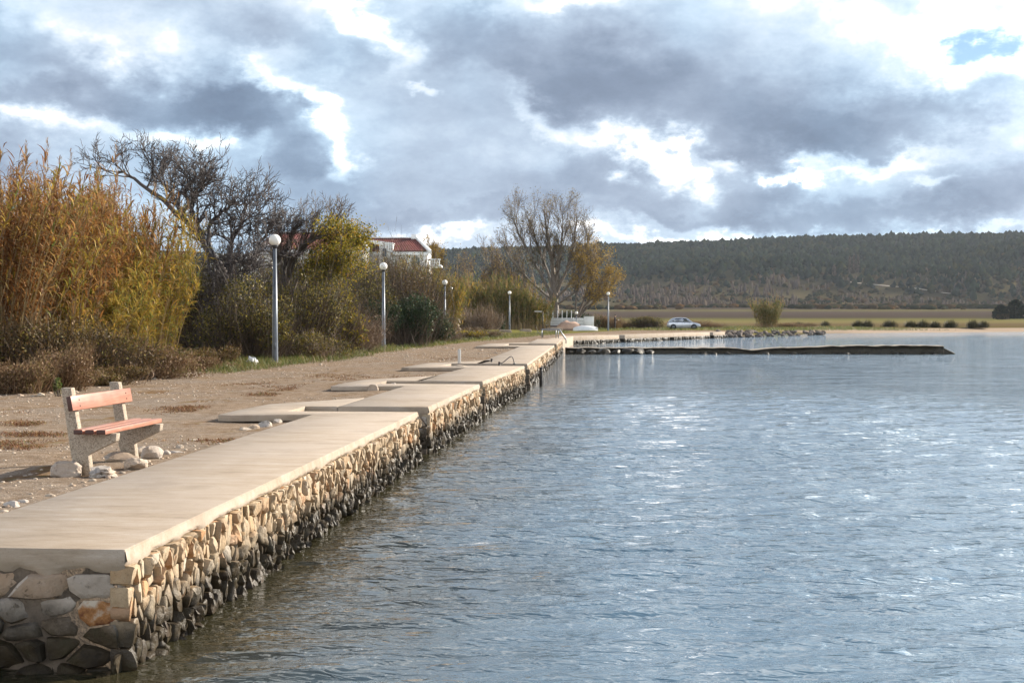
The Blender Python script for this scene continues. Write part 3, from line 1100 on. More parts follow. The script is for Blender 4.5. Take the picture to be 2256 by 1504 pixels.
def lay_stones(parent, origin, along, out, L, z0, z1, wmean, hmean, rnd, joined=None, pr=(.0, .058), skip=None, joint=.0065, special=None, over=None):
    up = Vector((0, 0, 1))
    for ci, poly in enumerate(masonry(L, z0, z1, wmean, hmean, rnd)):
        prot = rnd.uniform(*pr)
        cz = sum(p[1] for p in poly) / len(poly)
        cs = sum(p[0] for p in poly) / len(poly)
        if cz < -.52:
            prot += rnd.uniform(.0, .05)
        V, F, (cx, cz) = stone_from_cell(poly, joint, .10, prot, rnd)
        W = [origin + along * s + up * z + out * o for s, z, o in V]
        if joined is not None:
            joined.add(W, F)
            continue
        if over is not None and cs > over[0]:
            over[1].add(W, F)
            continue
        c0 = origin + along * cx + up * cz
        mb = MB()
        mb.add([p - c0 for p in W], F)
        mat = M['wall_stone']
        me = mb.mesh('stone', True)
        me.set_sharp_from_angle(angle=R(40))
        o = put('stone', me, M['end_stone'] if special else mat, parent, c0)
        if special and special[0] < cs < special[1] and special[2] < cz < special[3]:
            o.data.materials[0] = M['rusty_stone']
            o['label'] = 'rust stained corner stone'


def quay_section(idx, P, Q, width, label, stone=(.30, .21), individual=True, ext=None, seed=0, end_stones=True):
    rnd = random.Random(100 + seed)
    t, nl = seg_frame(P, Q)
    L = (Q - P).length
    out = -nl
    th = thing('quay_section', label, 'quay', (P.x, P.y, 0), 0, 'stone faced sections of the quay')
    o = Vector((-P.x, -P.y, 0))
    P0 = Vector((P.x, P.y, 0)) + o
    # deck slab (with the landing slab behind the boat slot)
    poly = [(0, 0), (L, 0), (L, -0.0)]
    e = ext
    if e:
        # e: start along, inland reach, slot reach, chamfer
        s0, reach, slot, ch = e
        g_ = gaps[idx]
        poly = [(0, 0), (L, 0), (L, slot), (L + g_, slot), (L + g_, width + .012), (L + g_ + 2.3 + .5 * idx, width + .012), (L + g_ + .5, reach - .12), (L + .2, reach),
                (s0 + ch * .4, reach), (s0, reach - ch), (s0 + .3, width), (0, width)]
    else:
        poly = [(0, 0), (L, 0), (L, width), (0, width)]
    mb = MB()
    mb.prism(poly, (P0 + Vector((0, 0, ZD - .095)), t, nl, Vector((0, 0, 1)), .095))
    put('deck_slab', mb.mesh('deck_slab', False, .006, 2), M['quay_top'], th)
    # rubble core with mortar, set back behind the stones
    core = [(.022, .06), (L - .05, .06), (L - .05, width - .02), (.022, width - .02)]
    mb = MB()
    mb.prism(core, (P0 + Vector((0, 0, -1.7)), t, nl, Vector((0, 0, 1)), 1.7 + ZD - .097))
    put('core', mb.mesh('core'), M['joint'], th)
    # mortar lip smeared down from the slab over the top stones
    for o_, al, ou, ln, deep in ((P0, t, out, L, .0), (P0 + nl * width, -nl, -t, width, .05)):
        mb = MB()
        k = max(12, int(ln / (.05 if ln < 15 else .12)))
        V = []
        for i in range(k + 1):
            s = ln * i / k
            d = deep + (.13 + deep) * max(0, noise.noise(Vector((s * (2.1 if deep == 0 else 4.5), idx * 7.3 + deep * 40, 0))) + .05) + rnd.uniform(0, .06) * rnd.random()
            b = rnd.uniform(.004, .016)
            q_ = o_ + al * s
            V += [q_ + ou * .004 + Vector((0, 0, ZD - .012)), q_ + ou * b + Vector((0, 0, ZD - .06)),
                  q_ + ou * (b + .004) + Vector((0, 0, ZD - .07 - d * .5)), q_ - ou * .03 + Vector((0, 0, ZD - .08 - d))]
        mb.add(V, [(4 * i + a, 4 * i + 4 + a, 4 * i + 5 + a, 4 * i + 1 + a) for i in range(k) for a in range(3)])
        put('mortar_lip', mb.mesh('mortar_lip', True), M['quay_top'], th)
    jm = None if individual == 0 else MB()
    if individual == 0:
        lay_stones(th, P0, t, out, L, -1.05, .02, stone[0], stone[1], rnd)
    elif individual < 0:
        lay_stones(th, P0, t, out, L, -1.05, .02, stone[0], stone[1], rnd, jm)
    else:
        lay_stones(th, P0, t, out, L, -1.05, .02, stone[0], stone[1], rnd, over=(individual, jm))
    if jm and jm.n:
        me = jm.mesh('stones', True)
        me.set_sharp_from_angle(angle=R(40))
        put('stones', me, M['wall_stone'], th, kind='stuff')
    if end_stones:
        # near end face, looking towards the camera; corner on the water side first
        lay_stones(th, P0 + nl * width + t * .035, -nl, -t, width - .02, -1.10, -.04, .27, .15, rnd, None, (.02, .065), joint=.009,
                   special=(width - .34, width, -.36, -.19) if idx == 0 else (9, 9, 9, 9))
    return th


gaps = [(A[2 * i + 2] - A[2 * i + 1]).to_2d().dot(seg_frame(A[2 * i], A[2 * i + 1])[0].to_2d()) for i in range(4)]
W_Q = 1.55
WN = [1.5, 1.5, 1.55, 1.6, 1.6]
sec = [(A[0], A[1], 'nearest quay section, rough stones under a pale deck beside the bench'),
       (A[2], A[3], 'second quay section beyond the first dark boat slot'),
       (A[4], A[5], 'third quay section, beside the dark post standing in the water'),
       (A[6], A[7], 'long fourth quay section beyond the grey deck post and black stubs'),
       (A[8], A[9], 'short last quay section carrying the metal handrail')]
for i, (P, Q, lab) in enumerate(sec):
    L = (Q - P).length
    ext = None
    if i == 0:
        ext = (L - .95, 2.9, 2.05, .22)
    elif i == 1:
        ext = (L - 1.2, 3.05, 2.3, .22)
    elif i == 2:
        ext = (L - 1.8, 3.4, 2.5, .25)
    elif i == 3:
        ext = (L - 3.0, 3.8, 2.6, .3)
    quay_section(i, P, Q, WN[i], lab, (.074, .135) if i == 0 else (.09, .15) if i < 3 else (.15, .17), (2.25, 3.0, -1, -1, -1)[i], ext, i, i < 3)

# boat slots between the sections: side walls, inner face and steps down to the water
for i in range(4):
    p, q = A[2 * i + 1], A[2 * i + 2]
    t, nl = seg_frame(A[2 * i], A[2 * i + 1])
    gap = (q - p).dot(t)
    base = Vector((p.x, p.y, 0))
    reach = SLOT_IN[i]
    th = thing('boat_steps', ['concrete steps in the nearest boat slot', 'concrete steps in the second boat slot from the bench',
                              'concrete steps in the third boat slot by the grey deck post', 'concrete steps in the farthest boat slot before the handrail'][i],
               'steps', base, 0, 'steps down to the water between quay sections')
    n = 5
    for k in range(n):
        a0, a1 = reach - (k + 1) * reach / (n + 1), reach - k * reach / (n + 1)
        top = -.05 - (k + .2) * .16
        mb = MB()
        mb.prism([(.02, a0), (gap - .02, a0), (gap - .02, a1), (.02, a1)], (Vector((0, 0, -1.6)), t, nl, Vector((0, 0, 1)), 1.6 + top))
        put('step', mb.mesh('step', False, .008, 1), M['mortar'], th)
    mb = MB()
    # the far side wall of the slot, cast in courses
    for k in range(6):
        z1 = ZD - .172 - k * .17
        mb.prism([(gap + .004 - .02 * (k % 2), .02 + .012 * (k % 3)), (gap + .046, .02), (gap + .046, reach), (gap + .004 - .02 * (k % 2), reach)],
                 (Vector((0, 0, z1 - .165)), t, nl, Vector((0, 0, 1)), .162))
    put('side_wall', mb.mesh('side_wall', False, .008, 1), M['joint'], th)  # dark material puts the slot's shade into the wall colour

# landing edge: the far quay that turns to the right, and its slot
p0 = Vector((A[9].x + .15, A[9].y + .1, 0))
ft, fn = seg_frame(FAR[0], FAR[1])
Lf = (FAR[1] - FAR[0]).length
farq = thing('far_quay', 'low far quay with a sunlit concrete edge running right towards the rocks', 'quay', (FAR[0].x, FAR[0].y, 0))
Fz = -.02
S0 = -3.2
mb = MB()
bounds = [(S0, 6.0), (7.2, 29.0), (30.0, Lf + 1.0)]
for a, b in bounds:
    mb.prism([(a, 0), (b, 0), (b, 2.2), (a, 2.2)], (Vector((0, 0, Fz - .34)), ft, fn, Vector((0, 0, 1)), .34))
put('deck_slab', mb.mesh('deck_slab', False, .015, 2), M['quay_top'], farq)
mb = MB()
for a, b in bounds:
    mb.prism([(a + .1, .10), (b - .1, .10), (b - .1, 2.0), (a + .1, 2.0)], (Vector((0, 0, -1.6)), ft, fn, Vector((0, 0, 1)), 1.6 + Fz - .342))
mb.prism([(S0, 1.2), (Lf + .5, 1.2), (Lf + .5, 2.3), (S0, 2.3)], (Vector((0, 0, -1.6)), ft, fn, Vector((0, 0, 1)), 1.6 + Fz - .35))
put('core', mb.mesh('core'), M['mortar'], farq)
jm = MB()
rr = random.Random(77)
for a, b in bounds:
    lay_stones(farq, ft * a, ft, -fn, b - a, -1.0, Fz - .33, .42, .26, rr, jm, (.03, .10))
put('stones', jm.mesh('stones', True), M['mole_rock'], farq, kind='stuff')
# concrete link between the last section and the far quay
mb = MB()
a_, b_ = A[9], FAR[0] + ft * S0
poly = [(A[9] + N0 * 1.4), A[9], Vector((FAR[0].x, FAR[0].y, 0)) + ft * S0, Vector((FAR[0].x, FAR[0].y, 0)) + ft * S0 + fn * 2.2, A[9] + N0 * 1.4 + T0 * 11]
mb.prism([(p.x - FAR[0].x, p.y - FAR[0].y) for p in poly], (Vector((0, 0, -1.5)), Vector((1, 0, 0)), Vector((0, 1, 0)), Vector((0, 0, 1)), 1.5 + Fz + .03))
put('corner_slab', mb.mesh('corner_slab', False, .015, 2), M['quay_top'], farq)


# ---------------------------------------------------------------- rocks
def rock_mesh(name, seed, sub=3, flat=.35, crack=.0, strata=.0):
    rnd = random.Random(seed)
    bm = bmesh.new()
    bmesh.ops.create_icosphere(bm, subdivisions=sub, radius=1.0)
    planes = []
    for _ in range(9):
        n_ = Vector((rnd.gauss(0, 1), rnd.gauss(0, 1), rnd.gauss(0, 1))).normalized()
        planes.append((n_, rnd.uniform(.55, .95)))
    off = Vector((seed * 3.1, seed * 1.7, 0))
    for v in bm.verts:
        p = v.co.copy()
        for n_, d_ in planes:
            e = p.dot(n_) - d_
            if e > 0:
                p -= n_ * e * .94
        p *= 1 + .17 * noise.fractal(p * 1.6 + off, 1.0, 2.0, 4) + .045 * noise.fractal(p * 6 + off, .8, 2.0, 3)
        if strata:
            p *= 1 + strata * math.sin(p.z * 13 + 3 * noise.noise(p * 1.5 + off))
        v.co = p
    me = bpy.data.meshes.new(name)
    bm.to_mesh(me)
    bm.free()
    me.polygons.foreach_set('use_smooth', np.ones(len(me.polygons), dtype=bool))
    if sub > 1:
        me.set_sharp_from_angle(angle=R(28))
    return me


def rock(loc, size, seed, label=None, mat='pale_rock', name='boulder', cat='boulder', group=None, rotz=0.0, tilt=0.0, strata=0.0, mesh=None, sink=.25, sub=3):
    me = mesh or rock_mesh(name, seed, sub, strata=strata)
    o = bpy.data.objects.new(name, me)
    C.objects.link(o)
    if not me.materials:
        me.materials.append(M[mat])
    o.location = (loc[0], loc[1], loc[2] + size[2] * (1 - 2 * sink) * .8)
    o.scale = size
    o.rotation_euler = (tilt, tilt * .5, rotz)
    return set_props(o, label, cat, group)


def at(px, py, z=0.0):
    g = G(px, py, z)
    return (g.x, g.y, z)


rock(at(146, 1052), (.155, .135, .105), 3, 'squarish whitish boulder against the near foot of the bench', rotz=.3, sink=.1, sub=4)
rock(at(228, 1052), (.15, .13, .085), 5, 'whitish boulder with wavy layers, under the front of the bench seat', rotz=.2, strata=.075, sink=.12, sub=4)
rock(at(300, 1036), (.135, .12, .095), 8, 'pale boulder with an orange side at the deck edge beyond the wavy one', rotz=1.1, sink=.1, sub=4)
rock(at(262, 1022), (.21, .12, .095), 12, 'long brown slanting boulder at the far foot of the bench', 'brown_rock', rotz=.25, tilt=-.25, sink=.18)
rock(at(334, 1013), (.125, .125, .105), 17, 'tallest rounded pale boulder, touching the deck edge right of the bench', rotz=.8, sink=.12)
rock(at(307, 1005), (.13, .10, .09), 21, 'small pinkish boulder leaning on the tall pale one', 'brown_rock', rotz=.4)
rock(at(27, 1119), (.075, .06, .045), 23, 'small whitish stone at the left rim of the deck, bigger of two')
rock(at(50, 1110), (.06, .045, .03), 24, 'small whitish stone at the left rim of the deck, flatter of two')
rock(at(360, 1003), (.085, .06, .05), 25, 'fist sized pale stone just right of the tall boulder')
rock(at(384, 1000), (.09, .07, .035), 26, 'flat pale stone at the deck edge past the tall boulder')
rock(at(396, 990), (.05, .04, .05), 27, 'small tan stone behind the flat pale stone', 'brown_rock')
rock(at(428, 974), (.12, .07, .03), 28, 'flat weathered stone lying in dry weeds along the deck edge', 'brown_rock')
rk = [(540, 951, .09, .05, 'brown_rock', 'brown stone lowest in the rubble below the landing slab'), (560, 948, .10, .06, 'brown_rock', 'dark tan stone between pale ones in the rubble'),
      (584, 943, .13, .08, 'pale_rock', 'large pale angular stone in the rubble at the deck edge'), (598, 930, .09, .05, 'brown_rock', 'orange tinted stone in the rubble below the landing slab'),
      (612, 932, .08, .05, 'pale_rock', 'pale wedge of stone beside the orange tinted one'), (628, 927, .10, .06, 'brown_rock', 'tan stone jammed where the landing slab meets the deck'),
      (586, 921, .13, .04, 'pale_rock', 'flat white stone under the rim of the landing slab'), (565, 919, .10, .035, 'pale_rock', 'small white chip of stone left of the flat white one')]
for i, (px, py, r_, hgt, mt, lab) in enumerate(rk):
    rock(at(px, py), (r_, r_ * .8, hgt), 40 + i, lab, mt, rotz=i * .9, group='rubble by the first landing slab')
rk = [(752, 856, .14, .08, 'pale_rock', 'white stone at the outer end of the second landing slab'), (787, 860, .20, .11, 'pale_rock', 'widest white stone under the second landing slab'),
      (820, 863, .16, .12, 'brown_rock', 'brown stone under the second landing slab'), (842, 856, .16, .09, 'brown_rock', 'reddish stone squeezed under the second landing slab'),
      (866, 857, .17, .10, 'pale_rock', 'pale stone where the second landing slab meets the deck')]
for i, (px, py, r_, hgt, mt, lab) in enumerate(rk):
    rock(at(px, py), (r_, r_ * .8, hgt), 60 + i, lab, mt, rotz=i * 1.3, group='rubble by the second landing slab')
rock(at(1013, 816), (.33, .25, .14), 71, 'lone grey boulder beside the third landing slab', 'brown_rock', rotz=.4)

# loose stones and pebbles on the path: nobody could count them
peb = [rock_mesh('pebble', 300 + i, 1) for i in range(5)]
pv = []
for me in peb:
    V = np.zeros(len(me.vertices) * 3)
    me.vertices.foreach_get('co', V)
    F = np.array([list(p.vertices) for p in me.polygons])
    pv.append((V.reshape(-1, 3), F))
    bpy.data.meshes.remove(me)
mb = MB()
rnd = random.Random(9)
cnt = 0
while cnt < 5200:
    y = 9 + 62 * rnd.random() ** 1.9
    x = rnd.uniform(-13, 2)
    q0 = A[0] + T0 * (y - A[0].y)
    if x > q0.x - 1.72 or x < edge_x(y) - .8:
        continue
    near_edge = (x - edge_x(y)) < 1.3 or (q0.x - 1.72 - x) < .35
    s = rnd.choice([.008, .010, .012, .016, .02]) * (1.7 if near_edge and rnd.random() < .4 else 1.0) * (1 + y / 60)
    if rnd.random() < .02:
        s *= 2.2
    if near_edge and y < 34 and x < edge_x(y) + 1.3 and rnd.random() < .3:
        s *= 1.9
    # keep pebbles off the landing slabs
    if any((A[2 * i + 1].y - 3.2 < y < A[2 * i + 2].y + 2.6) and x > A[2 * i + 1].x - 5.2 for i in range(4)):
        continue
    V, F = pv[rnd.randrange(5)]
    a = rnd.uniform(0, 6.28)
    Rm = np.array([[math.cos(a), -math.sin(a), 0], [math.sin(a), math.cos(a), 0], [0, 0, 1]])
    mb.add_np((V * np.array([s * rnd.uniform(.8, 1.6), s, s * .6])) @ Rm.T + np.array([x, y, .02 + .02 * noise.fractal(Vector((x * .9, y * .9, 0)), 1.0, 2.0, 4)]), F)
    cnt += 1
set_props(put('pebbles', mb.mesh('pebbles', True), M['brown_rock']), 'loose pale pebbles scattered over the sandy path', kind='stuff')

# ---------------------------------------------------------------- bench
def build_bench():
    near = G(176, 1049)
    t, nl = seg_frame(A[0], A[1])
    rot = math.atan2(t.y, t.x) - R(90) - R(1.5)
    th = thing('park_bench', 'concrete framed bench with varnished pink brown planks facing the water', 'bench', (near.x, near.y, 0.0), rot)
    # local frame: x towards the water, y along the quay, z up
    prof = [(-.005, -.12), (.10, -.12), (.112, .0), (.085, .215), (.375, .355), (.385, .432), (-.012, .432), (-.088, .885), (-.196, .885), (-.092, .20)]
    TH = .095
    SP = 1.17
    for k in range(2):
        mb = MB()
        mb.prism(prof, (Vector((0, k * SP, 0)), Vector((1, 0, 0)), Vector((0, 0, 1)), Vector((0, 1, 0)), TH))
        put('side_frame', mb.mesh('side_frame', False, .009, 2), M['bench_concrete'], th)
    y0, y1 = -.13, SP + .20

    def plank(c, s, rot):
        mb = MB()
        mb.box((0, 0, 0), s)
        me = mb.mesh('plank', False, .006, 2)
        me.materials.append(M['bench_wood'])
        me.materials.append(M['bench_wood_end_shade'])
        for p in me.polygons:
            if abs(p.normal.y) > .9:
                p.material_index = 1
        o = put('plank', me, None, th, c)
        o.rotation_euler = rot
        return o
    lean = math.atan2(.108, .45)
    L = y1 - y0
    bolts = []
    plank((-.045, (y0 + y1) / 2, .735), (.05, L, .150), (0, -lean * .75, 0))
    for k in range(3):
        plank((.05 + .118 * k, (y0 + y1) / 2 - .02, .457), (.094, L, .046), (0, 0, 0))
    for k in range(2):
        for zz in (.705, .765):
            mb = MB()
            mb.lathe([(.009, 0), (.008, .003), (.004, .005)], (0, 0, 0), 10)
            o = put('bolt', mb.mesh('bolt', True), M['dark_steel'], th, (-.019 - (zz - .735) * .18, k * SP + TH / 2, zz))
            o.rotation_euler = (0, R(90) - lean * .75, 0)
    return th


build_bench()


# ---------------------------------------------------------------- globe street lamps
def build_lamp(label, loc, group):
    th = thing('street_lamp', label, 'street lamp', loc, 0, group)
    mb = MB()
    mb.lathe([(.102, -.15), (.100, 0), (.098, .05), (.090, .9), (.060, 3.80)], seg=16)
    put('pole', mb.mesh('pole', True), M['lamp_pole'], th)
    mb = MB()
    mb.lathe([(.062, 3.79), (.075, 3.80), (.082, 3.84), (.11, 3.875), (.115, 3.90), (.06, 3.905)], seg=18)
    put('collar', mb.mesh('collar', True), M['lamp_collar'], th)
    mb = MB()
    rr_, cz_ = .192, 4.065
    mb.lathe([(max(.002, rr_ * math.sin(a)), cz_ - rr_ * math.cos(a)) for a in np.linspace(.42, math.pi, 18)], seg=26)
    put('globe', mb.mesh('globe', True), M['lamp_globe'], th)
    mb = MB()
    mb.box((0, -.094, .62), (.07, .012, .22))
    put('access_door', mb.mesh('access_door', False, .004, 1), M['lamp_pole'], th)
    return th


LAMPS = [(605, 518, 805, 'tallest looking globe lamp, standing in the grass before the yellow leaved tree'),
         (845, 584, 768, 'globe lamp standing before the brown brush and dark ivy bush'),
         (980, 617, None, 'globe lamp half hidden by green gold reeds, left of a close pair'),
         (993, 632, None, 'globe lamp right of a close pair, beside a pale stone pillar'),
         (1122.5, 642, None, 'globe lamp standing in front of the wide dark green reed stand'),
         (1340, 644, None, 'globe lamp on the grass near the standing person')]
lamp0 = None
for px, top, basey, lab in LAMPS:
    yy = 2.655 * FPX / (697 - top)
    p = G(px, basey) if basey else None
    y = p.y if p else yy
    q = D(px if px != 605 else 606, 700, y)
    loc = (q.x, y, .02 if y < 120 else .05)
    if lamp0 is None:
        lamp0 = build_lamp(lab, loc, 'globe street lamps along the path')
    else:
        c = copy_tree(lamp0)
        c.location = loc
        c['label'] = lab
# short lamp on the terrace wall and one far behind the bare tree
q = D(1270, 690, 151)
c = copy_tree(lamp0)
c.location = (q.x, q.y, q.z - 4.06 + .04)
c['label'] = 'globe lamp whose globe shows just above the white terrace fence'
q = D(462, 538, 120)
c = copy_tree(lamp0)
c.location = (q.x, q.y, q.z - 4.06)
c['label'] = 'small far globe glimpsed through the bare gnarled branches'


# ---------------------------------------------------------------- small things on and by the quay
p = G(1012, 800, ZD)
th = thing('mooring_post', 'pale grey square post upright on the deck by the third slot', 'post', (p.x, p.y, ZD))
mb = MB()
mb.box((0, 0, .215), (.095, .095, .43))
put('shaft', mb.mesh('shaft', False, .008, 2), M['off_white'], th)
mb = MB()
mb.box((0, 0, .437), (.102, .102, .014))
put('cap', mb.mesh('cap', False, .004, 1), M['off_white'], th)
for px, py, h, lab in ((1083, 797, .105, 'short black stub at the inner edge of the deck'), (1100, 805, .11, 'short black stub at the rim of the third slot')):
    p = G(px, py, ZD)
    mb = MB()
    mb.lathe([(.035, 0), (.034, .01), (.03, .012), (.03, h - .015), (.036, h - .012), (.036, h), (.015, h + .004)], seg=14)
    set_props(put('bollard', mb.mesh('bollard', True), M['dark_steel'], None, p), lab, 'bollard')
p = G(1103, 802, ZD)
q = G(1133, 801, ZD)
mb = MB()
span = q - p
pts = []
for k in range(22):
    s = k / 21
    zz = .03 + .20 * smooth01(np.array(s / .8)) if s < .8 else .23 - .23 * ((s - .8) / .2) ** 2
    pts.append(Vector((0, 0, 0)) + span * (s if s < .8 else .8 + (s - .8) * 1.0) + Vector((0, 0, float(zz))))
th = thing('mooring_bar', 'thin bent iron bar arching low over the deck beside the third slot', 'iron bar', p)
mb.tube(pts, .014, 7)
put('bar', mb.mesh('bar', True), M['dark_steel'], th)
mb = MB()
mb.lathe([(.045, 0), (.045, .012), (.02, .02)], tuple(span), 12)
put('foot_plate', mb.mesh('foot_plate', True), M['galvanised'], th)
p = G(1192, 850, ZW)
th = thing('mooring_pile', 'dark timber pile standing in the water beside the quay', 'pile', (p.x, p.y, ZW))
mb = MB()
mb.tube([(0, 0, -1), (0.004, 0, .2), (-.003, .004, .45), (.002, 0, .585)], [.058, .055, .054, .052], 12)
put('shaft', mb.mesh('shaft', True), M['dark_steel'], th)
mb = MB()
mb.lathe([(.056, .55), (.056, .60), (.045, .612)], seg=12)
put('cap', mb.mesh('cap', True), M['black_plastic'], th)

# handrail of the bathing ladder
yb = 84.0
th = thing('ladder_handrail', 'thin metal handrail slanting down to the water at the quay corner', 'handrail', D(1228, 745, yb))
o0 = th.location.copy()


def hp(px, py, dy=0.0):
    return D(px, py, yb + dy) - o0


mb = MB()
mb.tube([hp(1192, 725), hp(1231, 725), hp(1233, 726), hp(1247, 747), hp(1247, 756)], .035, 7)
put('top_rail', mb.mesh('top_rail', True), M['galvanised'], th)
mb = MB()
mb.tube([hp(1192, 726.5, 1.0), hp(1231, 726.5, 1.0), hp(1233, 727.5, 1.0), hp(1246, 748, 1.0)], .03, 7)
put('top_rail', mb.mesh('top_rail', True), M['galvanised'], th)
for px, b in ((1194, 745), (1225, 745), (1230, 745)):
    mb = MB()
    mb.tube([hp(px, 725), hp(px, b)], .03, 6)
    put('post', mb.mesh('post', True), M['galvanised'], th)
# slim shower frame behind it
q = D(1196, 722, 100)
th = thing('shower_post', 'slim pole with a short white crossbar before the reeds and terrace', 'shower', (q.x, q.y, 0))
mb = MB()
mb.tube([(0, 0, 0), (0, 0, 2.0)], .03, 7)
put('pole', mb.mesh('pole', True), M['dark_steel'], th)
mb = MB()
mb.box((-.36, 0, 1.98), (.56, .05, .06))
put('crossbar', mb.mesh('crossbar', False, .008, 1), M['off_white'], th)
mb = MB()
mb.tube([(-.55, 0, .9), (-.42, 0, .5), (-.05, 0, .05)], .022, 6)
put('brace', mb.mesh('brace', True), M['dark_steel'], th)

# crumpled bag in the grass by the first lamp
bm = bmesh.new()
bmesh.ops.create_icosphere(bm, subdivisions=4, radius=1)
for v in bm.verts:
    p = v.co.copy()
    d = noise.fractal(p * 1.4 + Vector((4, 0, 1)), 1.0, 2.0, 3) * .4 + abs(noise.noise(p * 4.3)) * .28
    v.co = Vector((p.x * .15, p.y * .12, p.z * .13)) * (1 + d)
    if p.z > .3:
        v.co.z *= 1 + .5 * max(0, -p.x)
me = bpy.data.meshes.new('plastic_bag')
bm.to_mesh(me)
bm.free()
me.polygons.foreach_set('use_smooth', np.ones(len(me.polygons), dtype=bool))
g = G(556, 806)
set_props(put('plastic_bag', me, M['plastic_bag'], None, (g.x, g.y, .14)), 'crumpled white plastic bag in the grass left of the tallest lamp', 'bag')
for i, (px, py, lab) in enumerate(((533, 814, 'thin white slat lying in the grass left of the bag'), (548, 812, 'shorter white scrap lying before the bag'))):
    g = G(px, py)
    mb = MB()
    mb.box((0, 0, 0), ((.42, .22)[i], .07, .015))
    o = set_props(put('scrap', mb.mesh('scrap', False, .004, 1), M['plastic_bag'], None, (g.x, g.y, .05)), lab, 'litter')
    o.rotation_euler = (.05, -.06, .2 + i * .4)

# concrete footings and the stone pillar by the far path
for i, (px, py, wd, ht, lab) in enumerate(((1072, 741, .95, .34, 'weedy low concrete footing, first of the row from the quay path'), (1113, 736, 1.1, .42, 'low concrete footing before the lamp in the reeds'),
                                          (1158, 734, 1.0, .42, 'low concrete footing at the foot of the reed stand'), (1222, 732, 1.35, .55, 'largest low concrete footing, below the terrace fence'))):
    g = G(px, py)
    th = thing('concrete_footing', lab, 'concrete block', (g.x, g.y, 0), .1 * i, 'concrete footings across the path')
    mb = MB()
    mb.box((0, 0, ht * .4), (wd, wd * .8, ht * .8))
    put('block', mb.mesh('block', False, .03, 2), M['quay_top'], th)
    mb = MB()
    mb.box((0, 0, ht * .8 + .03), (wd * .86, wd * .7, .06))
    put('top_course', mb.mesh('top_course', False, .02, 2), M['quay_top'], th)
q = D(1003, 725, 104)
th = thing('stone_pillar', 'pale rubble pillar standing in dry weeds beside the paired lamps', 'pillar', (q.x, q.y, 0))
rnd = random.Random(4)
for lv in range(6):
    for k in range(3):
        a = k * 2.1 + lv * 1.1
        me = rock_mesh('stone', 500 + (lv * 3 + k) % 7, 2)
        me.materials.append(M['pale_rock'])
        o = put('stone', me, None, th, (.22 * math.cos(a), .22 * math.sin(a), .14 + lv * .25))
        o.scale = (.27 * rnd.uniform(.8, 1.1), .24, .16)
        o.rotation_euler = (0, 0, a)

# ---------------------------------------------------------------- the mole
MA, MBp = G(1246, 779.5, ZW), G(2080, 780, ZW)
mt, mn = seg_frame(MA, MBp)
ML = (MBp - MA).length
th = thing('breakwater', 'narrow old concrete breakwater reaching out into the water, its end broken', 'breakwater', (MA.x, MA.y, ZW))
mb = MB()
nS = 140
Vt, F = [], []
for i in range(nS + 1):
    s = ML * i / nS
    hgt = .36 + .14 * smooth01(np.array((s - ML * .55) / (ML * .25))) + .05 * noise.fractal(Vector((s * 1.1, 2, 0)), .8, 2.0, 5)
    hgt = float(hgt)
    wob = .12 * noise.noise(Vector((s * .9, 8, 0)))
    dip = -.16 * math.exp(-((s - ML * .5) / .6) ** 2)
    back = 1.35
    prof = [(-.05 + wob, -1.2), (-.02 + wob * 1.5, -.1), (.10 + wob + .10 * noise.noise(Vector((s * 2.1, 5, 1))), .5 * hgt), (.06 + wob * .3, hgt - .07 + dip), (.02 + wob * .3, hgt - .06 + dip), (.03, hgt + dip), (back, hgt + dip + .02), (back + .1, -1.2)]
    for a, z in prof:
        Vt.append(mt * s + mn * a + Vector((0, 0, z)))
m_ = 8
for i in range(nS):
    for k in range(m_ - 1):
        F.append((i * m_ + k, (i + 1) * m_ + k, (i + 1) * m_ + k + 1, i * m_ + k + 1))
F.append(tuple(range(m_)))
F.append(tuple(nS * m_ + k for k in range(m_))[::-1])
mb.add(Vt, F)
me = mb.mesh('body')
me.materials.append(M['mole_rock'])
me.materials.append(M['mole_top'])
for p in me.polygons:
    if p.normal.z > .8 and p.center.z > .2:
        p.material_index = 1
put('body', me, None, th)
mb = MB()
mb.box((0, 0, 0), (1.05, 1.3, .34))
o = put('broken_end_slab', mb.mesh('broken_end_slab', False, .04, 2), M['mole_rock'], th, mt * (ML + .15) + mn * .7 + Vector((0, 0, .12)))
o.rotation_euler = (0, R(24), math.atan2(mt.y, mt.x))
rnd = random.Random(31)
for i in range(26):
    s = [.3, .9, 1.6, 2.3, 3.0, 3.8, 4.5, 5.1][i] if i < 8 else rnd.uniform(.3, .98) * ML
    big = i < 8
    sz = rnd.uniform(.30, .48) if big else rnd.uniform(.13, .30)
    p = MA + mt * s - mn * (rnd.uniform(.05, .45) if big else rnd.uniform(.0, .3))
    ordw = ['wet boulder at the breakwater root touching the quay corner', 'second large boulder from the quay along the breakwater root', 'third large boulder from the quay along the breakwater root',
            'fourth large boulder from the quay along the breakwater root', 'fifth large boulder from the quay along the breakwater root', 'sixth large boulder from the quay along the breakwater root',
            'seventh large boulder from the quay along the breakwater root', 'outermost large boulder of the row along the breakwater root']
    rock((p.x, p.y, ZW - .05), (sz, sz * .9, sz * (.65 if big else .5)), 120 + i % 9, ordw[i] if big else 'dark wet stone at the foot of the breakwater', 'mole_rock',
         rotz=rnd.uniform(0, 6), group='boulders at the breakwater root' if big else 'stones along the breakwater', sub=3)

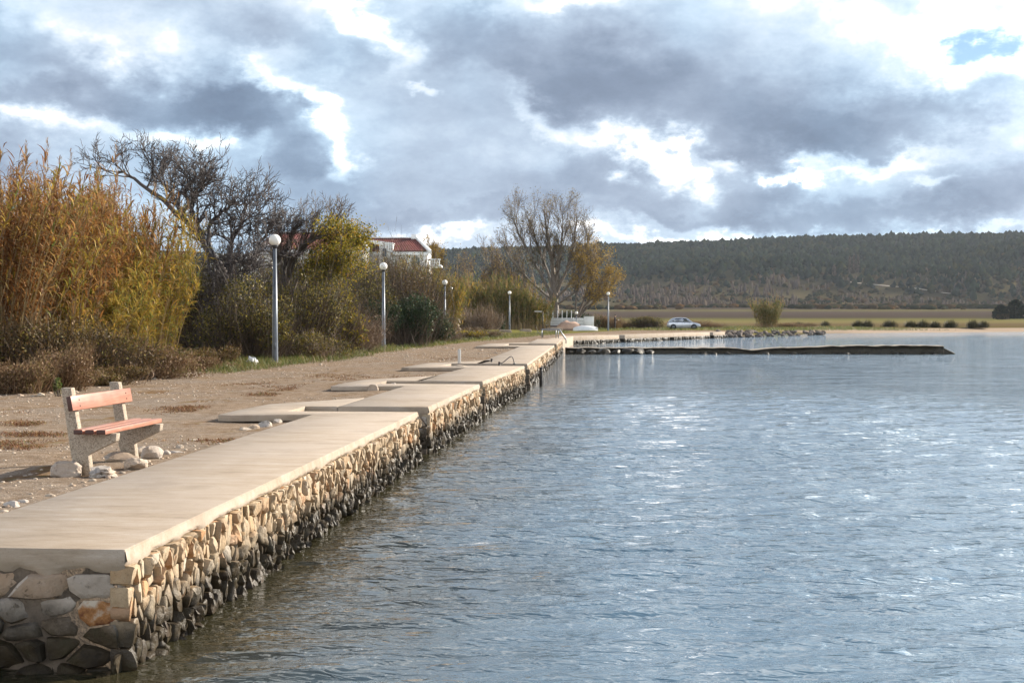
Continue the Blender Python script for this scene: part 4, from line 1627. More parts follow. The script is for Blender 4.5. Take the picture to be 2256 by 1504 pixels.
# rubble point beyond the far quay
rnd = random.Random(12)
for i in range(105):
    s = rnd.random()
    px = 1585 + 235 * s
    base = G(px, 744.8 - 7 * s + rnd.uniform(-1.0, .4), ZW)
    up = rnd.random()
    sz = rnd.uniform(.16, .40)
    dep = up * 3.2
    rock((base.x, base.y + dep, ZW - .05 + up * .55), (sz * 1.15, sz, sz * .66), 150 + i % 11, 'grey brown boulder heaped on the rubble point past the far quay', 'shore_rock',
         rotz=rnd.uniform(0, 6), tilt=rnd.uniform(-.4, .4), group='boulders of the rubble point', sub=2)

# ---------------------------------------------------------------- terrace with white fence, overturned boats
yT = 152.0
q0, q1 = D(1192, 725, yT), D(1292, 725, yT)
th = thing('terrace_fence', 'white boarded terrace fence with slim posts standing above it', 'fence', (q0.x, yT, 0))
LT = q1.x - q0.x
zb_, zt_ = .55, 1.45
for k in range(5):
    mb = MB()
    z0 = zb_ + k * (zt_ - zb_) / 5
    mb.box((LT / 2 - .2, 0, z0 + .075), (LT, .05, .155))
    put('board', mb.mesh('board', False, .008, 1), M['white_paint'], th)
for k in range(5):
    mb = MB()
    mb.box((k * LT / 4 - .2, -.04, 1.0), (.10, .08, 1.0))
    put('fence_post', mb.mesh('fence_post', False, .008, 1), M['white_paint'], th)
for k in range(6):
    x = D(1208 + k * 10.2, 690, yT + .3).x - q0.x
    mb = MB()
    mb.box((x, .3, 1.85), (.09, .09, .9 if k % 2 else .84))
    put('upper_post', mb.mesh('upper_post', False, .008, 1), M['white_paint'], th)
mb = MB()
mb.box((LT / 2 - .2, .6, .28), (LT + .3, 1.6, .56))
put('plinth', mb.mesh('plinth', False, .03, 1), M['shore_rock'], th)
mb = MB()
mb.box((LT + .3, .2, .85), (1.1, .5, 1.4))
mb.box((LT + .3, .2, 1.58), (1.2, .6, .07))
put('end_wall', mb.mesh('end_wall', False, .02, 1), M['white_paint'], th)


def hull(name, L, W, H, mat, seed, sag=.0):
    """an overturned boat: keel up"""
    mb = MB()
    ns, nr = 15, 11
    V, F = [], []
    for i in range(ns):
        s = i / (ns - 1)
        wdt = W / 2 * (1 - abs(2 * s - .85) ** 2.6 * .8) * (1 if s < .97 else .7)
        hgt = H * (1 - abs(2 * s - 1) ** 3 * .45)
        for k in range(nr):
            a = math.pi * k / (nr - 1)
            V.append(((s - .5) * L, math.cos(a) * wdt, max(0, math.sin(a)) ** .75 * hgt * (1 + sag * noise.noise(Vector((s * 4, k * .6, seed))))))
    for i in range(ns - 1):
        for k in range(nr - 1):
            F.append((i * nr + k, (i + 1) * nr + k, (i + 1) * nr + k + 1, i * nr + k + 1))
    F.append(tuple(range(nr)))
    F.append(tuple((ns - 1) * nr + k for k in range(nr))[::-1])
    mb.add(V, F)
    return mb.mesh(name, True), mb


M['boat_cover'] = simple_mat('boat_cover', (.45, .30, .22), .8, var=.2, scale=1.5)
q = D(1254, 725, 146)
th = thing('covered_boat', 'small boat under a pinkish brown cover beside the white overturned one', 'boat', (q.x, q.y, .05), R(-14))
put('cover', hull('cover', 2.7, 1.7, .98, None, 3, .25)[0], M['boat_cover'], th)
mb = MB()
mb.tube([(-1.2, -.72, .10), (0, -.86, .12), (1.1, -.55, .12)], .05, 6)
put('rope_hem', mb.mesh('rope_hem', True), M['dark_steel'], th)
q = D(1290, 728, 143)
th = thing('rowing_boat', 'white overturned rowing boat lying on the grass before the terrace', 'boat', (q.x, q.y, .05), R(-10))
put('hull', hull('hull', 2.7, 1.35, .55, None, 4)[0], M['white_paint'], th)
mb = MB()
mb.tube([(-1.3, 0, .33), (-.6, 0, .52), (0, 0, .57), (.7, 0, .53), (1.3, 0, .34)], .035, 6)
put('keel', mb.mesh('keel', True), M['off_white'], th)
mb = MB()
mb.tube([(-1.34, -.25, .04), (-.6, -.66, .05), (.1, -.68, .05), (.9, -.5, .05), (1.34, -.2, .05)], .04, 6)
put('gunwale', mb.mesh('gunwale', True), M['off_white'], th)

# ---------------------------------------------------------------- person
M['dark_cloth'] = simple_mat('dark_cloth', (.022, .021, .026), .9, var=.3, scale=20)
M['jacket'] = simple_mat('jacket', (.035, .027, .030), .85, var=.3, scale=20)
M['skin'] = simple_mat('skin', (.48, .30, .22), .55, var=.06)
M['hair'] = simple_mat('hair', (.03, .022, .016), .7)


def skin_body(name, joints, edges, radii, mats, root=0):
    me = bpy.data.meshes.new(name)
    me.from_pydata(joints, edges, [])
    o = bpy.data.objects.new(name, me)
    C.objects.link(o)
    o.modifiers.new('skin', 'SKIN')
    sk = me.skin_vertices[0].data
    for i, r_ in enumerate(radii):
        sk[i].radius = r_ if isinstance(r_, tuple) else (r_, r_)
        sk[i].use_root = (i == root)
    sub = o.modifiers.new('sub', 'SUBSURF')
    sub.levels = sub.render_levels = 2
    dg = bpy.context.evaluated_depsgraph_get()
    ev = bpy.data.meshes.new_from_object(o.evaluated_get(dg))
    bpy.data.objects.remove(o)
    ev.name = name
    for m_ in mats:
        ev.materials.append(m_)
    ev.polygons.foreach_set('use_smooth', np.ones(len(ev.polygons), dtype=bool))
    return ev


qp = G(1355, 725)
qp = Vector((D(1355, 725, 158).x, 158, .05))
# standing, turned towards the water, right forearm raised with something small and white in the hand
J = [(0, 0, .95), (0, 0, 1.12), (.01, 0, 1.32), (.02, 0, 1.46), (.03, 0, 1.54), (.05, 0, 1.62), (.06, 0, 1.72),
     (0, .09, .90), (.03, .10, .50), (-.01, .10, .09), (.12, .11, .04),
     (0, -.09, .90), (.01, -.10, .50), (-.03, -.10, .09), (.10, -.11, .04),
     (.0, .19, 1.42), (-.02, .25, 1.15), (.10, .24, .93), (.13, .235, .85),
     (.0, -.19, 1.42), (.03, -.24, 1.17), (.26, -.20, 1.13), (.34, -.19, 1.15)]
E = [(0, 1), (1, 2), (2, 3), (3, 4), (4, 5), (5, 6), (0, 7), (7, 8), (8, 9), (9, 10), (0, 11), (11, 12), (12, 13), (13, 14),
     (3, 15), (15, 16), (16, 17), (17, 18), (3, 19), (19, 20), (20, 21), (21, 22)]
Rd = [(.12, .17), (.115, .16), (.13, .19), (.09, .15), .055, (.095, .08), (.075, .065), .095, .068, .048, .04, .095, .068, .048, .04,
      .07, .052, .042, .036, .07, .052, .042, .036]
th = thing('person', 'person in dark clothes standing on the grass facing the water with forearm raised', 'person', qp, R(-8))
me = skin_body('body', J, E, Rd, [M['skin'], M['jacket'], M['dark_cloth']])
for p in me.polygons:
    c = p.center
    if c.z < .93:
        p.material_index = 2
    elif c.z < 1.50 and not (abs(c.y) > .16 and (c.x > .27 or c.z < .92)):
        p.material_index = 1
    if c.z < .93 and abs(c.y) > .20 and c.z > .78:
        p.material_index = 0
put('body', me, None, th)
bm = bmesh.new()
bmesh.ops.create_icosphere(bm, subdivisions=3, radius=1)
for v in bm.verts:
    p = v.co.copy()
    v.co = Vector((p.x * .105 - .012, p.y * .088, max(p.z, -.55 + .5 * max(0, p.x)) * .10))
me = bpy.data.meshes.new('hair')
bm.to_mesh(me)
bm.free()
me.polygons.foreach_set('use_smooth', np.ones(len(me.polygons), dtype=bool))
put('hair', me, M['hair'], th, (.045, 0, 1.70))
for sy in (-1, 1):      # fingers of both hands
    base = Vector((.35, -.19, 1.155)) if sy < 0 else Vector((.135, .235, .835))
    dirv = Vector((1, 0, .15)) if sy < 0 else Vector((.25, 0, -1))
    mb = MB()
    for f in range(5):
        side = (f - 1.5) * .017 if f < 4 else -.035
        ln = [.055, .065, .06, .045, .04][f]
        s_ = base + Vector((0, side, 0))
        d_ = dirv.normalized()
        mb.tube([s_ - d_ * .02, s_ + d_ * ln * .5, s_ + d_ * ln * .85 + Vector((.0, 0, -.012 if sy < 0 else 0)), s_ + d_ * ln + Vector((-.01 if sy > 0 else 0, 0, -.02 if sy < 0 else 0))], [.010, .009, .008, .005], 6)
    put('hand', mb.mesh('hand', True), M['skin'], th)
mb = MB()
mb.lathe([(.03, 0), (.04, .01), (.042, .10), (.035, .105)], seg=12)
o = set_props(put('paper_cup', mb.mesh('paper_cup', True), M['white_paint'], None, qp + Vector((.415, -.245, 1.10))), 'small white cup held in the raised hand of the standing person', 'cup')

# ---------------------------------------------------------------- car
def build_car(loc, rot):
    th = thing('parked_car', 'silver five door hatchback parked side on upon the grass', 'car', loc, rot)
    M['car_paint'] = simple_mat('car_paint', (.46, .49, .55), .28, .55, var=.04, scale=2)
    M['car_trim'] = simple_mat('car_trim', (.20, .19, .19), .6, .0, var=.1)
    M['glass'] = simple_mat('glass', (.03, .038, .042), .06, 0, var=.1, spec=.8)
    M['lens'] = simple_mat('lens', (.70, .72, .72), .12, .2, var=.05)
    M['red_lens'] = simple_mat('red_lens', (.30, .02, .015), .2)
    M['hub'] = simple_mat('hub', (.28, .29, .30), .4, .6)
    # x forward (nose at +x), y side, z up; length 3.88
    def loft(name, prof_fn, xs_, mat, bevel=.0, smooth=True):
        mb = MB()
        rings = [prof_fn(x) for x in xs_]
        m2 = len(rings[0])
        V = [(x, y, z) for x, rg in zip(xs_, rings) for y, z in rg]
        F = []
        for i in range(len(xs_) - 1):
            for k in range(m2):
                k2 = (k + 1) % m2
                F.append((i * m2 + k, (i + 1) * m2 + k, (i + 1) * m2 + k2, i * m2 + k2))
        F.append(tuple(range(m2)))
        F.append(tuple((len(xs_) - 1) * m2 + k for k in range(m2))[::-1])
        mb.add(V, F)
        return mb.mesh(name, smooth)
    X_ = [-1.93, -1.88, -1.75, -1.5, -1.0, -.5, 0, .5, .85, 1.2, 1.55, 1.78, 1.90, 1.95]
    TOP = [.80, .90, .93, .945, .945, .935, .925, .915, .90, .84, .765, .69, .60, .52]
    BOT = [.36, .28, .24, .21, .20, .20, .20, .20, .20, .20, .21, .24, .30, .38]
    HW = [.70, .76, .79, .81, .82, .825, .825, .82, .815, .80, .77, .72, .66, .60]

    def body(x):
        t_, b_, w_ = np.interp(x, X_, TOP), np.interp(x, X_, BOT), np.interp(x, X_, HW)
        s = [(-w_ * .90, b_), (-w_ * .985, b_ + .06), (-w_, b_ + .22), (-w_, t_ - .16), (-w_ * .97, t_ - .05), (-w_ * .88, t_), (0, t_ + .012)]
        return s + [(-y, z) for y, z in s[-2::-1]]
    xs_ = sorted(set(list(np.linspace(-1.93, 1.95, 34))))
    put('body', loft('body', body, xs_, None), M['car_paint'], th)
    # cabin: pillars and roof, glass set flush in it
    CX = [-1.80, -1.62, -1.35, -1.0, -.3, .20, .42, .80, 1.02]
    CT = [.93, 1.14, 1.335, 1.395, 1.42, 1.385, 1.32, 1.06, .90]
    CW = [.66, .63, .595, .585, .58, .585, .60, .68, .72]

    def cabin(x):
        t_, w_ = np.interp(x, CX, CT), np.interp(x, CX, CW)
        base = np.interp(x, X_, TOP) - .05
        bw = np.interp(x, X_, HW) * .93
        t_ = max(t_, base + .02)
        f = (t_ - base) / (1.42 - .9)
        f = min(max(f, 0), 1)
        wt = bw + (w_ - bw) * f
        s = [(-bw, base), (-(bw * .5 + wt * .5), base + (t_ - base) * .5), (-wt, t_ - .05 * f), (-wt * .85, t_ - .008), (0, t_ + .012 * f)]
        return s + [(-y, z) for y, z in s[-2::-1]]
    put('roof', loft('roof', cabin, list(np.linspace(-1.80, 1.02, 30)), None), M['car_paint'], th)

    def side_pt(x, z, side, off=.006):
        # point on the cabin side at (x, z)
        t_, w_ = np.interp(x, CX, CT), np.interp(x, CX, CW)
        base = np.interp(x, X_, TOP) - .05
        bw = np.interp(x, X_, HW) * .93
        f = min(max((t_ - base) / (1.42 - .9), 0), 1)
        wt = bw + (w_ - bw) * f
        u = (z - base) / max(t_ - .05 * f - base, 1e-3)
        return (x, side * (bw + (wt - bw) * u + off), z)
    for side in (-1, 1):
        for poly in ([(-1.02, .97), (-.28, .97), (-.28, 1.345), (-.95, 1.325), (-1.12, 1.21)], [(-.18, .97), (.70, .965), (.66, 1.0), (.26, 1.30), (.16, 1.335), (-.18, 1.345)],
                     [(-1.42, .99), (-1.12, .97), (-1.2, 1.18), (-1.30, 1.16)]):
            mb = MB()
            P_ = [side_pt(x, z, side) for x, z in poly]
            P2 = [side_pt(x, z, side, -.02) for x, z in poly]
            n_ = len(poly)
            mb.add(P_ + P2, [tuple(range(n_))] + [(i, (i + 1) % n_, n_ + (i + 1) % n_, n_ + i) for i in range(n_)])
            put('window', mb.mesh('window'), M['glass'], th)
        mb = MB()
        mb.box((-.05, side * .832, .50), (2.5, .02, .07))
        put('rub_strip', mb.mesh('rub_strip', False, .008, 1), M['car_trim'], th)
        mb = MB()
        mb.box((-.05, side * .80, .235), (1.75, .05, .13))
        put('sill', mb.mesh('sill', False, .01, 1), M['car_trim'], th)
        for x in (-.23, .68, -1.05):
            mb = MB()
            mb.box((x, side * .823, .66), (.012, .008, .52))
            put('door_gap', mb.mesh('door_gap'), M['rubber'], th)
        for x in (-.85, .05):
            mb = MB()
            mb.box((x, side * .835, .80), (.17, .03, .035))
            put('door_handle', mb.mesh('door_handle', False, .008, 1), M['black_plastic'], th)
        mb = MB()
        mb.box((.62, side * .86, .99), (.10, .16, .11))
        put('wing_mirror', mb.mesh('wing_mirror', False, .03, 2), M['car_paint'], th)
        mb = MB()
        mb.box((1.83, side * .50, .615), (.16, .30, .13))
        put('headlight', mb.mesh('headlight', False, .03, 2), M['lens'], th)
        mb = MB()
        mb.box((-1.895, side * .60, .78), (.08, .17, .26))
        put('tail_light', mb.mesh('tail_light', False, .02, 2), M['red_lens'], th)
    # windscreens, laid on the sloping glass faces
    for poly in ([(.98, .55, .915), (.98, -.55, .915), (.47, -.50, 1.30), (.47, .50, 1.30)], [(-1.765, .50, 1.0), (-1.765, -.50, 1.0), (-1.41, -.47, 1.30), (-1.41, .47, 1.30)]):
        mb = MB()
        P_ = []
        for x, y, z in poly:
            t_ = np.interp(x, CX, CT)
            P_.append((x + (.018 if x > 0 else -.018), y, max(z, t_ - .02) + .012))
        mb.add(P_, [(0, 1, 2, 3)])
        put('windscreen', mb.mesh('windscreen'), M['glass'], th)
    for x, nm in ((1.87, 'bumper'), (-1.88, 'bumper')):
        mb = MB()
        mb.box((x, 0, .42), (.20, 1.42, .22))
        put(nm, mb.mesh(nm, False, .05, 3), M['car_trim'] if x < 0 else M['car_paint'], th)
    for x in (1.17, -1.28):
        for side in (-1, 1):
            mb = MB()
            mb.lathe([(.345, -.02), (.35, .0), (.35, .02)], (0, 0, 0), 24)
            ar = put('wheel_arch', mb.mesh('wheel_arch', True), M['rubber'], th, (x, side * .822, .31))
            ar.rotation_euler = (R(90), 0, 0)
            mb = MB()
            mb.lathe([(.19, -.08), (.26, -.085), (.285, -.05), (.29, 0), (.285, .05), (.26, .085), (.19, .08)], seg=24)
            ty = put('wheel', mb.mesh('wheel', True), M['rubber'], th, (x, side * .775, .29))
            ty.rotation_euler = (R(90), 0, 0)
            mb = MB()
            mb.lathe([(.19, -.088), (.17, -.075), (.06, -.068), (.03, -.09), (.03, .09), (.06, .068), (.17, .075), (.19, .088)], seg=20)
            put('rim', mb.mesh('rim', True), M['hub'], ty)
    mb = MB()
    mb.box((1.945, 0, .50), (.02, .50, .10))
    put('number_plate', mb.mesh('number_plate'), M['white_paint'], th)
    return th


qc = D(1506, 727, 158)
build_car((qc.x, 158, .05), R(-3))

# ---------------------------------------------------------------- houses behind the trees
M['roof_tile'] = simple_mat('roof_tile', (.135, .036, .028), .7, var=.3, scale=.8)
M['house_wall'] = simple_mat('house_wall', (.62, .62, .60), .8, var=.06, scale=.4)
M['grey_roof'] = simple_mat('grey_roof', (.24, .24, .26), .8, var=.1, scale=.5)
M['window_glass'] = simple_mat('window_glass', (.06, .09, .11), .08, 0, var=.1)
YH = 135.0


def tiled_slope(name, a, b, c, d, pitch=.26):
    """corrugated tile slope: a-b eave, d-c ridge"""
    mb = MB()
    a, b, c, d = map(Vector, (a, b, c, d))
    nrm = (b - a).cross(d - a).normalized()
    if nrm.z < 0:
        nrm = -nrm
    L = max((b - a).length, (c - d).length)
    k = max(6, int(L / pitch) * 6)
    rows = 9
    V = []
    for j in range(rows + 1):
        v = j / rows
        for i in range(k + 1):
            u = i / k
            p = a.lerp(b, u).lerp(d.lerp(c, u), v)
            V.append(p + nrm * (.06 * abs(math.sin(u * k / 6 * math.pi)) + .0))
        if 0 < j < rows:
            for i in range(k + 1):
                V.append(V[-(k + 1)] - nrm * .035)
    n_ = k + 1
    F = []
    r = 0
    for j in range(rows):
        s0 = r
        s1 = r + n_
        F += [(s0 + i, s0 + i + 1, s1 + i + 1, s1 + i) for i in range(k)]
        r = s1 + (n_ if j < rows - 1 else 0)
        if j < rows - 1:
            F += [(s1 + i, s1 + i + 1, s1 + n_ + i + 1, s1 + n_ + i) for i in range(k)]
    mb.add(V, F)
    return mb.mesh(name)


def wbox(name, x0, x1, y0, y1, z0, z1, mat, th, bevel=.02):
    mb = MB()
    mb.box(((x0 + x1) / 2, (y0 + y1) / 2, (z0 + z1) / 2), (x1 - x0, y1 - y0, z1 - z0))
    return put(name, mb.mesh(name, False, bevel, 1), mat, th)


def hx(px, y=YH):
    return D(px, 600, y).x


def hz_(py, y=YH):
    return D(1128, py, y).z


# right house: ridge runs across the view, eave towards us
th = thing('house', 'white house with dormer, balcony and red tiled roof beyond the reeds', 'house', (hx(870), YH, 0))
ox = hx(870)
ze, zr_ = hz_(553.5), hz_(525, YH + 3.2)
xl, xe, xr_ = hx(800) - ox, hx(943) - ox, hx(914, YH + 3.2) - ox
wbox('wall', xl - .5, xe - .1, .35, 7, 0, ze - .02, M['house_wall'], th)
put('roof', tiled_slope('roof', (xl - .4, 0, ze), (xe, 0, ze), (xr_, 3.2, zr_), (xl - .4, 3.2, zr_)), M['roof_tile'], th)
put('roof', tiled_slope('roof', (xe, 6.4, ze), (xl - .4, 6.4, ze), (xl - .4, 3.22, zr_), (xr_, 3.22, zr_)), M['roof_tile'], th)
mb = MB()
mb.prism([(0, -.28), (3.35, zr_ - ze - .05), (3.35, zr_ - ze + .22), (0, .14)], (Vector((xe + .03, -.05, ze)), Vector((xr_ - xe, 3.2, 0)) / 3.3, Vector((0, 0, 1)), Vector((1, .2, 0)).normalized(), .34))
put('gable_parapet', mb.mesh('gable_parapet', False, .02, 1), M['white_paint'], th)
wbox('chimney', xr_ - .35, xr_ + .2, 3.0, 3.6, zr_ - .2, zr_ + .42, M['white_paint'], th)
wbox('ridge_cap', xl - .4, xr_, 3.1, 3.32, zr_ + .02, zr_ + .14, M['white_paint'], th)
dx0, dx1 = hx(836) - ox, hx(866) - ox
wbox('dormer_wall', dx0, dx1, -.15, 2.6, hz_(572), hz_(537), M['house_wall'], th)
mb = MB()
mb.prism([(hx(810) - ox, hz_(527)), (dx1 + .1, hz_(535.5)), (dx1 + .1, hz_(537.5)), (hx(836) - ox, hz_(540)), (hx(815) - ox, hz_(534))], (Vector((0, -.2, 0)), Vector((1, 0, 0)), Vector((0, 0, 1)), Vector((0, 1, 0)), 2.6))
put('dormer_roof', mb.mesh('dormer_roof', False, .02, 1), M['white_paint'], th)
f = wbox('window', hx(842) - ox, hx(853) - ox, -.21, -.14, hz_(567), hz_(547), M['off_white'], th)
wbox('pane', hx(843) - ox, hx(847.2) - ox, -.235, -.205, hz_(566), hz_(548), M['window_glass'], f, .004)
wbox('pane', hx(847.8) - ox, hx(852) - ox, -.235, -.205, hz_(566), hz_(548), M['window_glass'], f, .004)
wbox('eave_band', xl - .5, xe + .05, .05, .35, ze - .42, ze - .08, M['white_paint'], th)
f = wbox('window', hx(905) - ox, hx(925) - ox, .30, .36, hz_(588), hz_(566), M['off_white'], th)
wbox('pane', hx(906) - ox, hx(914.5) - ox, .27, .31, hz_(587), hz_(567), M['window_glass'], f, .004)
wbox('pane', hx(915.5) - ox, hx(924) - ox, .27, .31, hz_(587), hz_(567), M['window_glass'], f, .004)
bx0, bx1 = hx(925) - ox, hx(970) - ox
wbox('balcony_floor', bx0, bx1 + .1, -.4, 3, hz_(588), hz_(583.5), M['white_paint'], th)
wbox('balcony_rail', bx0, bx1 + .05, -.38, -.16, hz_(573), hz_(570.5), M['white_paint'], th)
for k in range(9):
    x = bx0 + .25 + (bx1 - bx0 - .35) * k / 8
    mb = MB()
    zz0, zz1 = hz_(583.5), hz_(573)
    hgt = zz1 - zz0
    mb.lathe([(.07, 0), (.05, hgt * .15), (.085, hgt * .4), (.045, hgt * .75), (.07, hgt)], (x, -.27, zz0), 8)
    put('baluster', mb.mesh('baluster', True), M['white_paint'], th)

# left house: longer roof behind the yellow tree
YH2 = 128.0
th = thing('house', 'long red roofed house mostly hidden behind the yellow leaved tree', 'house', (hx(690, YH2), YH2, 0))
ox = hx(690, YH2)
ze, zr_ = hz_(549, YH2), hz_(513, YH2 + 4)
xl, xe, xr_ = hx(560, YH2) - ox, hx(806, YH2) - ox, hx(779, YH2 + 4) - ox
wbox('wall', xl + .1, xe - .3, .35, 8, 0, ze - .02, M['house_wall'], th)
put('roof', tiled_slope('roof', (xl, 0, ze), (xe, 0, ze), (xr_, 4, zr_), (xl + 1.2, 4, zr_)), M['roof_tile'], th)
put('roof', tiled_slope('roof', (xe, 8, ze), (xl, 8, ze), (xl + 1.2, 4.02, zr_), (xr_, 4.02, zr_)), M['roof_tile'], th)
mb = MB()
mb.prism([(0, -.28), (4.2, zr_ - ze - .05), (4.2, zr_ - ze + .22), (0, .14)], (Vector((xe + .03, -.05, ze)), Vector((xr_ - xe, 4, 0)) / 4.18, Vector((0, 0, 1)), Vector((1, .2, 0)).normalized(), .34))
put('gable_parapet', mb.mesh('gable_parapet', False, .02, 1), M['white_paint'], th)
wbox('ridge_cap', xl + 1.2, xr_, 3.9, 4.12, zr_ + .02, zr_ + .14, M['off_white'], th)
wbox('eave_band', xl, xe, .05, .35, ze - .42, ze - .08, M['white_paint'], th)
mb = MB()
gx0, gx1, gx2 = hx(555, YH2 - 6) - ox, hx(566, YH2 - 6) - ox, hx(590, YH2 - 6) - ox
mb.prism([(gx0, hz_(560, YH2 - 6)), (gx2 + .8, hz_(560, YH2 - 6)), (gx2, hz_(546, YH2 - 6)), (gx1, hz_(530, YH2 - 6)), (gx0, hz_(528, YH2 - 6))], (Vector((0, -4, 0)), Vector((1, 0, 0)), Vector((0, 0, 1)), Vector((0, 1, 0)), 4.2))
put('side_gable', mb.mesh('side_gable', False, .03, 1), M['grey_roof'], th)
wbox('side_wing', hx(440, YH2 - 6) - ox, gx2, -3.8, .3, 0, hz_(556, YH2 - 6), M['house_wall'], th)
for k in range(4):
    xw = hx(610 + k * 45, YH2) - ox
    f = wbox('window', xw - .5, xw + .5, .29, .36, hz_(600, YH2), hz_(570, YH2), M['off_white'], th)
    wbox('pane', xw - .44, xw - .03, .265, .30, hz_(599, YH2), hz_(571, YH2), M['window_glass'], f, .004)
    wbox('pane', xw + .03, xw + .44, .265, .30, hz_(599, YH2), hz_(571, YH2), M['window_glass'], f, .004)

# ---------------------------------------------------------------- plants
def unit(v):
    return v / np.maximum(np.linalg.norm(v, axis=-1, keepdims=True), 1e-9)


def strips(P, T, Bn, W):
    """ribbons: P (n, k, 3) spine points, Bn (n, 3) or (n,k,3) width direction, W (n, k) half widths"""
    n, k, _ = P.shape
    if Bn.ndim == 2:
        Bn = np.repeat(Bn[:, None, :], k, 1)
    V = np.stack([P - Bn * W[..., None], P + Bn * W[..., None]], 2).reshape(n, k * 2, 3)
    F = []
    for i in range(k - 1):
        F.append((2 * i, 2 * i + 1, 2 * i + 3, 2 * i + 2))
    F = np.array(F)
    F = (F[None] + (np.arange(n) * k * 2)[:, None, None]).reshape(-1, 4)
    return V.reshape(-1, 3), F


def leaf_arcs(base, az_, up, length, width, droop, k=4, bend=None):
    """arching blades from base points; az_: bearing, up: starting climb, droop: total bend down"""
    n = len(base)
    P = np.zeros((n, k, 3))
    P[:, 0] = base
    el_ = up.copy()
    step_ = length / (k - 1)
    for i in range(1, k):
        d = np.stack([np.cos(az_) * np.cos(el_), np.sin(az_) * np.cos(el_), np.sin(el_)], -1)
        P[:, i] = P[:, i - 1] + d * step_[:, None]
        el_ = el_ - droop / (k - 1)
    side = np.stack([-np.sin(az_), np.cos(az_), rng.normal(0, .35, n)], -1)
    side = unit(side)
    prof = np.interp(np.linspace(0, 1, k), [0, .3, .7, 1], [.55, 1, .75, .06])
    return strips(P, None, side, width[:, None] * prof[None])


